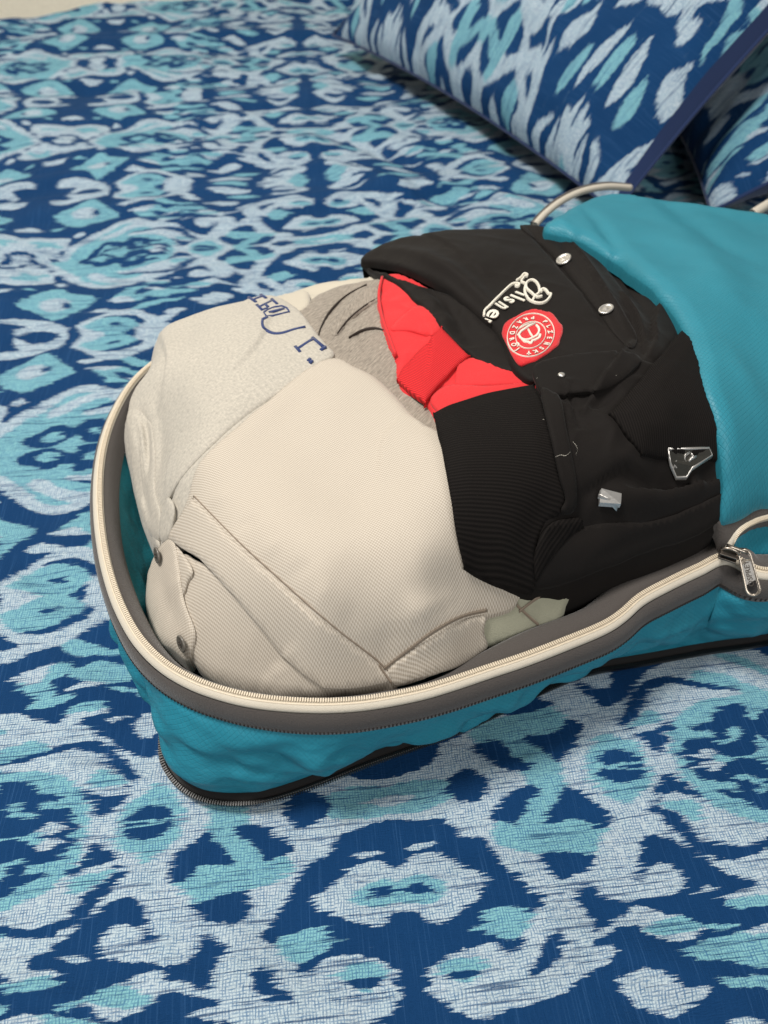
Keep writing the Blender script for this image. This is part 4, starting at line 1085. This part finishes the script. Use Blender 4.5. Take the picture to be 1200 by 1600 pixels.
def mat_axes(o_, ax, ay, az):
    return Matrix(((ax[0], ay[0], az[0], o_[0]), (ax[1], ay[1], az[1], o_[1]), (ax[2], ay[2], az[2], o_[2]), (0, 0, 0, 1)))
text_obj('puller_lettering', 'OSPREY', PW*.42, mat_axes(pl(0, PL*.49, .0004), py_, -px_, pz_), mat_metal_dark, slider, .0002, (1.25, 1.1))

# ================================================================== clothes
def garment(name, label, cat, px, py, group=None):
    x, y, z = hit(np.array([float(px)]), np.array([float(py)]), 0.0)
    e = empty(name, (float(x[0]), float(y[0]), float(z[0]))); tag(e, label, cat, group); return e

# cream jersey at the back of the pile
g = garment('cream_jersey', 'cream jersey peeking out behind the heather T-shirts at the back of the bag', 'jersey', 500, 445)
cloth('body', [(392, 470), (418, 458), (448, 447), (500, 431), (560, 424), (600, 424), (640, 440), (600, 470), (500, 490), (440, 500)], -.001, mat_cream_jersey, g, wr=.002, r=.004, silh=[(400, 466, 610, 425, .022, .05)])
cloth('fold', [(425, 470), (452, 458), (480, 453), (480, 480), (440, 490)], .0018, mat_cream_jersey, g, r=.002, skirt=.003)

# taupe heather T-shirt
g = garment('taupe_tshirt', 'taupe heather T-shirt with dark neck seams, between the oatmeal tee and the red shirt', 'T-shirt', 560, 520)
cloth('body', [(462, 486), (480, 462), (510, 446), (550, 436), (590, 433), (640, 445), (680, 560), (705, 660), (700, 700), (660, 690), (560, 640), (500, 580), (480, 520)], .0020, mat_brown, g, wr=.0010, r=.003, silh=[(462, 486, 592, 432, .016, .05)], noise=(.0009, 45, 8))
for s in ([(573, 444), (540, 462), (515, 487), (500, 515), (497, 530)], [(598, 462), (572, 476), (545, 498), (527, 521)], [(603, 517), (585, 512), (565, 516), (545, 527)]):
    ribbon('seam', s, [.0003, .0008, .0010, .0008, .0003], .0024, mat_stitch, g, .0005)
cloth('neckband', [(575, 446), (600, 455), (597, 466), (565, 484), (528, 522), (515, 510), (540, 478)], .0027, mat_brown, g, r=.0008, skirt=.0014, uvang=.5)

# oatmeal heather T-shirt
g = garment('oatmeal_tshirt', 'oatmeal heather T-shirt with navy outlined lettering at the left end of the bag', 'T-shirt', 340, 600)
cloth('lower_layer', [(300, 650), (440, 606), (487, 562), (520, 580), (480, 680), (400, 740), (330, 800), (280, 845), (250, 862), (262, 800), (280, 740)], .0030, mat_tee, g, r=.001, skirt=.01)
cloth('body', [(198, 640), (207, 604), (224, 576), (236, 548), (243, 517), (262, 500), (300, 484), (345, 470), (390, 460), (428, 459), (458, 474), (482, 500), (508, 533), (522, 550), (500, 566), (470, 590), (432, 613), (400, 634), (365, 660), (330, 691), (295, 727), (268, 765), (259, 790), (259, 825), (248, 836), (232, 822), (222, 800), (214, 770), (205, 735), (198, 700), (192, 670)],
      .0055, mat_tee, g, grid=.0018, r=.0012, skirt=.003, lay=.0012, silh=[(259, 825, 200, 625, .010, .035), (200, 625, 428, 459, .022, .07)], noise=(.0011, 38, 5))
cloth('sleeve', [(199, 640), (214, 634), (228, 646), (238, 668), (242, 712), (241, 760), (250, 798), (247, 836), (233, 828), (217, 790), (208, 742), (200, 692), (196, 662)], .0082, mat_tee, g, grid=.0016, r=.0022, skirt=.02, lay=.001, silh=[(217, 790, 196, 662, .006, .03)], folds=[fold([(212, 655), (219, 700), (226, 770), (238, 822)], .0022, -.0036, 0, []), fold([(226, 650), (232, 700), (233, 760)], .0018, -.0026, 0, [])], uvang=.6)
cloth('turned_edge', [(262, 772), (272, 786), (270, 812), (262, 838), (252, 842), (247, 830), (249, 805), (254, 786)], .0098, mat_tee, g, grid=.0014, r=.0020, skirt=.006, wr=.0012, uvang=1.0)
ribbon('hem', [(250, 858), (242, 838), (236, 822)], [.002, .004, .002], .002, mat_tee, g, .002)
# lettering (navy outline print), traced as strokes
OFFT = .0062
for strokes in (
    [([(388, 463), (400, 471)], 0), ([(393, 468), (412, 461)], 0), ([(407, 459), (416, 465)], 0)],
    [([(401, 475), (410, 484)], 0), ([(404, 479), (424, 469)], 0), ([(410, 483), (418, 480)], 0), ([(424, 466), (433, 474)], 0), ([(414, 474), (419, 479)], 0)],
    [([(412, 487), (416, 493), (425, 493), (440, 489), (452, 486), (448, 480), (440, 477), (428, 479), (418, 483), (412, 487)], 0), ([(420, 487), (444, 481)], 0)],
    [([(410, 498), (410, 507), (416, 515), (428, 520), (442, 519), (458, 514), (477, 509)], 1), ([(410, 498), (418, 494)], 0)],
    [([(461, 540), (469, 549)], 0), ([(465, 544), (491, 527)], 0), ([(488, 526), (508, 543)], 0), ([(501, 546), (509, 540)], 0)],
    [([(481, 563), (485, 559)], 0), ([(484, 566), (488, 562)], 0)]):
    e = None
    for s_, sm in strokes:
        o = ribbon('letter', s_, [.0014, .0024, .0026, .0013] if sm else (.0020 if len(s_) < 4 else .0011), OFFT, mat_print_navy, e or g, .00008, smooth=bool(sm))
        if e is None: e = o
        else: o.name = 'letter_stroke'

# gingham shirt
g = garment('gingham_shirt', 'folded tan and white mini gingham shirt lying across the middle of the bag', 'shirt', 550, 800)
cloth('lower_layer', [(285, 862), (320, 880), (400, 930), (520, 1040), (560, 1062), (500, 1082), (430, 1086), (370, 1078), (320, 1050), (290, 1010), (285, 950), (278, 900)], .0035, mat_gingham2, g, wr=.0012, r=.002, skirt=.012, noise=(.0008, 50, 3))
cloth('body', [(268, 830), (290, 782), (310, 722), (365, 667), (420, 622), (455, 592), (488, 567), (510, 557), (530, 556), (548, 564), (585, 582), (612, 606), (640, 638), (665, 660), (690, 676), (760, 760), (790, 850), (812, 928), (802, 944), (762, 958), (757, 985), (760, 1012), (720, 1030), (620, 1064), (560, 1066), (510, 1048), (470, 1022), (415, 962), (358, 904), (308, 862), (274, 843)],
      .0078, mat_gingham, g, grid=.0022, r=.0009, skirt=.004, lay=.0012, noise=(.0011, 34, 9), corners=(17, 22), silh=[(530, 556, 660, 656, .008, .012), (620, 1064, 500, 1062, .006, .02)])
cloth('front_band', [(300, 778), (330, 808), (375, 855), (430, 905), (480, 950), (530, 992), (580, 1030), (612, 1058), (580, 1072), (540, 1076), (505, 1075), (455, 1035), (400, 975), (352, 915), (310, 872), (272, 845), (264, 832)], .0088, mat_gingham2, g, grid=.002, r=.0006, skirt=.0016, noise=(.0011, 34, 9), corners=(0, 10))
ribbon('seam', [(303, 775), (335, 808), (380, 853), (435, 903), (485, 948), (535, 990), (585, 1028), (606, 1048)], .0005, .0083, mat_tanstitch, g, .0003)
cloth('side_vent', [(603, 1046), (640, 1018), (680, 988), (720, 968), (760, 958), (757, 985), (762, 1012), (720, 1034), (660, 1056), (620, 1068)], .0095, mat_gingham3, g, wr=.0012, grid=.002, r=.0006, skirt=.003, noise=(.0016, 60, 4), corners=(0,))
ribbon('seam', [(600, 1044), (640, 1014), (682, 984), (722, 963), (762, 953)], .0005, .0098, mat_tanstitch, g, .0003)
ribbon('seam', [(592, 1038), (604, 1056), (612, 1066)], .0006, .0098, mat_tanstitch, g, .0003)
cuff = cloth('sleeve_cuff', [(262, 836), (272, 846), (278, 880), (282, 915), (292, 950), (303, 985), (298, 1010), (290, 1026), (268, 1010), (240, 992), (228, 950), (226, 910), (232, 880), (245, 855)], .0085, mat_gingham3, g, wr=.0018, grid=.002, r=.0018, skirt=.015, noise=(.0016, 60, 4), silh=[(245, 855, 240, 992, .006, .03)])
cloth('cuff_placket', [(272, 850), (300, 888), (292, 905), (286, 925), (280, 900)], .0062, mat_gingham2, g, grid=.002, r=.001, skirt=.004)
for (bx, by, an) in ((245, 868, 1.2), (283, 1006, .9)):
    o_, ax, ay, az = surf_frame(bx, by, .0125, an)
    az2 = (az*.75+Vector((-.6, -.35, 0))).normalized(); ax2 = ay.cross(az2).normalized(); ay2 = az2.cross(ax2)
    b_ = lathe_at('button', o_, ax2, ay2, az2, [(.0045, -.0008), (.0050, -.0004), (.0050, .0003), (.0044, .0007), (.0036, .0003), (.001, .0002)], mat_button, g)
    for k in range(4):
        a = k*math.pi/2+.7
        lathe_at('button_hole', o_+ax2*(.0013*math.cos(a))+ay2*(.0013*math.sin(a)), ax2, ay2, az2, [(.0005, .0006), (.0005, .0011), (.0003, .0011)], mat_stitch, b_, 8)

# red shirt
g = garment('red_shirt', 'coral red shirt with a folded knit strap, between taupe tee and black shirts', 'shirt', 690, 560)
cloth('body', [(594, 440), (600, 427), (640, 430), (720, 480), (830, 560), (840, 600), (760, 650), (700, 670), (682, 655), (676, 640), (655, 620), (630, 606), (621, 585), (619, 560), (606, 530), (593, 492), (589, 465)],   .0050, mat_red, g, wr=.0018, grid=.0018, r=.0025, skirt=.012, noise=(.0012, 40, 6), silh=[(597, 430, 680, 650, .007, .02)])
cloth('strap_end', [(610, 511), (640, 481), (656, 474), (674, 482), (684, 498), (690, 512), (674, 521), (640, 514)], .0066, mat_red, g, wr=.0008, r=.0009, skirt=.003, lay=.0004)
cloth('strap', [(690, 508), (712, 530), (733, 552), (700, 582), (665, 623), (640, 606), (621, 588), (629, 571), (640, 560)], .0085, mat_redrib, g, grid=.002, r=.0008, skirt=.004, lay=.001, corners=(0, 2, 4, 6))
cloth('collar_fold', [(715, 566), (732, 554), (757, 557), (785, 567), (812, 578), (832, 592), (780, 598), (735, 598), (711, 597)], .0075, mat_red, g, wr=.0010, grid=.002, r=.0009, skirt=.004, lay=.0008, corners=(8,))
cloth('front_fold', [(683, 640), (672, 622), (690, 604), (712, 599), (760, 600), (830, 594), (836, 605), (760, 640), (700, 660)], .0064, mat_red, g, wr=.0006, grid=.002, r=.0009, skirt=.003)
ribbon('piping', [(597, 434), (592, 460), (596, 492), (607, 525), (618, 555)], .0022, .0052, mat_red, g, .0016)

# sage garment
g = garment('sage_trousers', 'sage green cotton garment showing under the black collar at the front of the bag', 'trousers', 830, 965)
cloth('body', [(735, 985), (775, 950), (820, 925), (870, 912), (897, 908), (886, 940), (873, 972), (820, 992), (762, 1008)], .0035, mat_olive, g, wr=.002, grid=.002, r=.0018, skirt=.02, noise=(.002, 60, 3), corners=(4,))
cloth('cuff_fold', [(815, 925), (855, 912), (897, 908), (886, 940), (873, 970), (850, 978), (835, 962), (812, 945)], .0062, mat_olive, g, wr=.0016, grid=.002, r=.0014, skirt=.004, noise=(.0014, 70, 3))
ribbon('seam', [(812, 955), (835, 937), (862, 922), (885, 916)], .0005, .0061, mat_tanstitch, g, .0004)
ribbon('seam', [(808, 945), (826, 962), (842, 976)], .0005, .0050, mat_tanstitch, g, .0004)

# dark fleece deep in the bag
g = garment('dark_fleece', 'dark brown and slate fleece down in the bag beside the zipper slider', 'fleece', 1050, 890)
cloth('body', [(880, 1000), (885, 935), (940, 905), (1020, 880), (1090, 850), (1150, 830), (1200, 840), (1190, 885), (1120, 890), (1040, 930), (960, 970)], -.016, mat_fuzz, g, grid=.002, r=.003, skirt=.03, noise=(.003, 55, 7))

# black embroidered shirt (back)
g = garment('black_embroidered_shirt', 'black shirt with ivory script and a round red seal embroidered on it', 'shirt', 750, 420)
cloth('lower_fold', [(566, 404), (600, 420), (660, 440), (740, 470), (800, 520), (840, 560), (828, 576), (800, 574), (765, 566), (735, 548), (715, 530), (697, 512), (672, 484), (652, 466), (625, 440), (586, 417)], .0095, mat_black, g, grid=.0017, r=.0018, skirt=.005, lay=.002, wr=.002, noise=(.0012, 45, 3))
cloth('body', [(564, 401), (580, 384), (612, 367), (660, 357), (720, 351), (790, 350), (860, 353), (925, 372), (985, 405), (1045, 455), (1070, 520), (1040, 580), (960, 580), (880, 570), (838, 588), (815, 580), (800, 562), (790, 535), (768, 505), (730, 470), (700, 446), (660, 424), (620, 409), (588, 404)],
      .0125, mat_black, g, grid=.0017, r=.0018, skirt=.005, lay=.0015, wr=.0006, noise=(.0012, 26, 5), silh=[(566, 397, 900, 362, .020, .06)])
cloth('placket', [(812, 352), (842, 352), (880, 364), (915, 400), (945, 440), (972, 480), (995, 525), (985, 542), (960, 520), (938, 490), (905, 448), (870, 408), (838, 375)], .0136, mat_black, g, grid=.002, r=.0005, skirt=.0015, noise=(.0012, 26, 5))
for (bx, by, sx, an) in ((881, 406, 1.0, -.45), (947, 484, .75, -.9)):
    o_, ax, ay, az = surf_frame(bx, by, .0138, an)
    b_ = lathe_at('snap_button', o_, ax, ay, az, [(.0052, .0), (.0056, .0006), (.0054, .0012), (.0044, .0015), (.0038, .0010), (.0020, .0009), (.0008, .0014)], mat_silver, g, sx=sx)
# script embroidery, upside down to the viewer
EM = .0129
def zoom4(pts): return [(540+x/2.857, 340+y/2.857) for x, y in pts]
def zb(pts): return [(740+x/7.5, 370+y/7.5) for x, y in pts]
script = [
    ('P', [([(505, 505), (555, 470), (590, 430), (625, 435), (628, 455), (600, 460), (575, 490), (560, 520), (620, 545)], 35, 1),
           ([(615, 545), (600, 600), (610, 670), (650, 730), (720, 765), (790, 772), (850, 750), (895, 700), (905, 665), (880, 660), (850, 620), (815, 605), (785, 625), (800, 640)], 40, 1),
           ([(690, 745), (720, 690), (765, 650), (770, 590), (740, 530), (690, 500), (640, 515), (615, 550), (625, 600), (680, 650), (740, 700), (800, 690)], 38, 1)]),
    ('swoosh', [([(125, 920), (130, 860), (200, 790), (290, 700), (380, 610), (450, 550), (500, 540), (535, 550), (520, 575), (490, 565)], 40, 1)]),
]
for nm, sts in script:
    par = None
    for s, wd, _ in sts:
        o = ribbon('letter' if par is None else 'letter_stroke', zb(s), wd/7.5*.000375*.78, EM, mat_thread_white, par or g, .0007, n=6)
        if par is None: par = o
def glyph(ch, cx, cy, size, sx=.8, sh=.0, bold=.00025, off=EM):
    o_, ax, ay, az = surf_frame(cx, cy, off+.0002, math.atan2(-.0042, -.0040))
    return text_obj('letter', ch, size, mat_axes(o_, ax, ay, az), mat_thread_white, g, .00035, (sx, 1.0), shear=sh, bold=bold)
for ch, cx, cy, sz, sx in (('i', 560, 672, .0150, .9), ('l', 505, 712, .0158, .9), ('s', 432, 748, .0158, .85), ('n', 345, 815, .0158, .85), ('e', 248, 908, .0165, .9), ('r', 180, 985, .0110, .5)):
    glyph(ch, 740+cx/7.5, 370+cy/7.5, sz, sx)
# red seal: blob patch and ring lettering
seal_out = zb([(335, 1085), (360, 1010), (420, 960), (500, 920), (590, 870), (680, 842), (760, 840), (850, 860), (920, 872), (975, 930), (1010, 985), (1050, 1030), (1045, 1110), (1020, 1180), (1000, 1250), (940, 1300), (880, 1350), (800, 1400), (730, 1440), (650, 1460), (570, 1485), (510, 1450), (470, 1390), (430, 1320), (370, 1200), (338, 1140)])
seal = cloth('seal_patch', seal_out, .0132, mat_thread_red, g, grid=.0012, r=.0012, skirt=.0015, noise=(.0003, 220, 3))
scx, scy = 740+670/7.5, 370+1150/7.5
O_, AX, AY, AZ = surf_frame(scx, scy, .0132, 0.0)
def ellpx(cx, cy, rx, ry, n=40, rot=0):
    t = np.linspace(0, 2*math.pi, n, endpoint=False); c, s = math.cos(rot), math.sin(rot)
    return [(cx+rx*math.cos(a)*c-ry*math.sin(a)*s, cy+rx*math.cos(a)*s+ry*math.sin(a)*c) for a in t]
rot_s = -.45
ribbon('seal_ring', ellpx(scx, scy, 282/7.5, 245/7.5, 40, rot_s), .0005, .0136, mat_thread_white, seal, .0004, closed=True, n=2)
ribbon('seal_ring', ellpx(scx, scy, 182/7.5, 150/7.5, 36, rot_s), .0004, .0136, mat_thread_white, seal, .0004, closed=True, n=2)
def ring_text(body, a0, a1, inward, rx, ry, size):
    n = len(body)
    for i, ch in enumerate(body):
        if ch == ' ': continue
        a = a0+(a1-a0)*i/(n-1)
        # a: picture angle, measured anticlockwise from picture right
        ex, ey = rx*math.cos(a), -ry*math.sin(a); c, s = math.cos(rot_s), math.sin(rot_s)
        px_c, py_c = scx+ex*c-ey*s, scy+ex*s+ey*c
        o_, ax, ay, az = surf_frame(px_c, py_c, .0139, 0.0)
        a2 = math.atan2(-(py_c-scy), px_c-scx)
        up = ax*math.cos(a2)+ay*math.sin(a2)
        if inward: up = -up
        rt = up.cross(az)
        text_obj('seal_letter', ch, size, mat_axes(o_, rt, up, az), mat_thread_white, seal, .00015, (1.0, 1.0), bold=.00012)
ring_text('PRAZDROJ', R(62), R(205), True, 232/7.5, 197/7.5, .0042)
ring_text('PLZEŇSKÝ', R(20), R(-118), False, 232/7.5, 197/7.5, .0042)
# crest: gate with two doors
ribbon('crest', zb([(520, 1150), (560, 1100), (650, 1040), (720, 1010)]), .0014, .0136, mat_thread_white, seal, .0005, smooth=False)
ribbon('crest', zb([(530, 1075), (600, 1035), (690, 1005)]), .0008, .0136, mat_thread_white, seal, .0005, smooth=False)
ribbon('crest', zb([(735, 1030), (765, 1070), (765, 1110), (740, 1150), (690, 1180), (640, 1200), (590, 1200), (550, 1180), (535, 1150)]), .0014, .0136, mat_thread_white, seal, .0005)
ribbon('crest', zb([(640, 1080), (665, 1130), (690, 1165)]), .0012, .0136, mat_thread_white, seal, .0005, smooth=False)
ribbon('crest', zb([(780, 1140), (770, 1175), (720, 1205), (690, 1215), (670, 1245), (640, 1230), (600, 1225), (570, 1195)]), .0016, .0136, mat_thread_white, seal, .0005)
ribbon('crest', zb([(500, 1240), (530, 1255), (515, 1280)]), .0010, .0136, mat_thread_white, seal, .0005)

# black polo with ribbed collar (front)
g = garment('black_ribbed_polo', 'black polo with wide ribbed collar, silver badge and small silver zip tab', 'polo shirt', 950, 700)
cloth('body', [(740, 680), (800, 620), (838, 598), (850, 570), (900, 560), (980, 548), (1040, 560), (1060, 520), (1100, 510), (1160, 640), (1165, 760), (1140, 800), (1105, 822), (1060, 842), (1000, 862), (950, 880), (905, 900), (868, 913), (830, 918), (780, 900), (745, 860)],
      .0150, mat_black2, g, grid=.0017, r=.002, skirt=.012, lay=.002, wr=.0028, noise=(.0013, 30, 2), silh=[(1140, 800, 850, 916, .010, .03)])
cloth('hem_fold', [(846, 842), (880, 826), (930, 814), (1000, 812), (1060, 800), (1140, 765), (1150, 795), (1100, 826), (1050, 846), (990, 866), (940, 884), (890, 902), (850, 913), (832, 905), (832, 870)], .0164, mat_black2, g, grid=.0017, r=.0015, skirt=.003, wr=.0014, noise=(.0012, 40, 5))
cloth('stand', [(832, 577), (846, 562), (900, 551), (975, 546), (1003, 560), (985, 580), (955, 602), (930, 608), (895, 612), (858, 616), (843, 608)], .0165, mat_black2, g, grid=.002, r=.0007, skirt=.003)
cloth('ribbed_collar', [(679, 641), (705, 628), (740, 616), (785, 605), (834, 596), (846, 618), (856, 655), (866, 700), (876, 745), (886, 778), (878, 795), (858, 806), (844, 832), (836, 870), (836, 918), (812, 918), (788, 914), (752, 898), (726, 881), (716, 835), (706, 780), (695, 722), (686, 675)],
      .0185, mat_rib, g, grid=.002, r=.0007, skirt=.004, lay=.0015, noise=(.0010, 26, 8), corners=(0, 4, 18), folds=[fold([(865, 800), (830, 840), (800, 890)], .006, -.003, 0, [])])
cloth('placket', [(846, 606), (862, 610), (876, 623), (888, 682), (900, 750), (900, 790), (888, 800), (876, 795), (884, 775), (874, 740), (864, 695), (854, 650)], .0190, mat_black2, g, grid=.0018, r=.0006, skirt=.003)
cloth('collar_underside', [(845, 835), (868, 815), (905, 806), (912, 820), (890, 838), (868, 862), (850, 885), (838, 905), (836, 870)], .0176, mat_ribfold, g, grid=.0018, r=.001, skirt=.003)
cloth('collar_tip', [(958, 637), (985, 607), (1020, 565), (1050, 530), (1074, 504), (1100, 520), (1120, 580), (1150, 650), (1150, 712), (1110, 706), (1060, 706), (1008, 699), (985, 672)], .0200, mat_rib2, g, grid=.002, r=.0007, skirt=.004, lay=.003, corners=(0, 4, 11))
# small snap on the stand
o_, ax, ay, az = surf_frame(877, 587, .0166, .2)
lathe_at('snap_button', o_, ax, ay, az, [(.0018, 0), (.0021, .0006), (.0018, .0012), (.0008, .0015)], mat_silver, g, 16)
# shield badge
def flat_shape(name, px_pts, off, th, mat, parent):
    x, y, z = hit(np.array([p[0] for p in px_pts], float), np.array([p[1] for p in px_pts], float), off)
    n = len(px_pts); A = np.stack([x, y, z], 1)
    V = [tuple(a) for a in A]+[tuple(a+np.array([0, 0, th])) for a in A]
    F = [tuple(range(n))[::-1], tuple(range(n, 2*n))]+[(k, (k+1) % n, n+(k+1) % n, n+k) for k in range(n)]
    return mesh_obj(name, V, F, mat, parent, smooth=False)
sh = [(1044, 702), (1048, 724), (1057, 746), (1073, 746), (1082, 731), (1096, 722), (1113, 712), (1108, 700)]
bd = flat_shape('badge', sh, .0160, .0014, mat_badge, g)
ribbon('badge_rim', sh+[sh[0]], .0008, .0172, mat_silver, bd, .0005, smooth=False)
for s in ([(1070, 719), (1071, 711), (1078, 707)], [(1077, 720), (1084, 713), (1080, 708)], [(1080, 716), (1088, 713)]):
    ribbon('badge_emblem', s, .0009, .0172, mat_silver, bd, .0003, smooth=False)
o_, ax, ay, az = surf_frame(1063, 727, .0176, R(195))
text_obj('badge_text', 'way', .0062, mat_axes(o_, ax, ay, az), mat_silver, bd, .0001, (1, 1), bold=.0001)
# silver zip tab
tb = flat_shape('zip_tab', [(935, 773), (938, 769), (969, 777), (970, 788), (935, 791)], .0170, .0030, mat_silver, g)
ribbon('tab_ridge', [(935, 774), (952, 781), (967, 788)], .0008, .0201, mat_silver, tb, .0006, smooth=False)

# a few stray lint threads on the black collar
lint = []
for k, s in enumerate(([(868, 714), (876, 711), (884, 712), (891, 706)], [(895, 690), (902, 700), (900, 712)], [(838, 592), (840, 590)], [(962, 587), (964, 586)], [(848, 655), (850, 656)])):
    p = catmull(s, 4, closed=False); x, y, z = hit(p[:, 0], p[:, 1], .0195)
    c = np.stack([x, y, z], 1); V = []
    for q in c:
        V += [tuple(q+np.array([0, -.00008, 0])), tuple(q+np.array([0, .00008, 0])), tuple(q+np.array([0, 0, .00014]))]
    F = []
    for i in range(len(c)-1):
        for j in range(3): F.append((i*3+j, i*3+(j+1) % 3, (i+1)*3+(j+1) % 3, (i+1)*3+j))
    lint.append((V, F))
join_into('lint', lint, mat_thread_white, g, 'stuff')
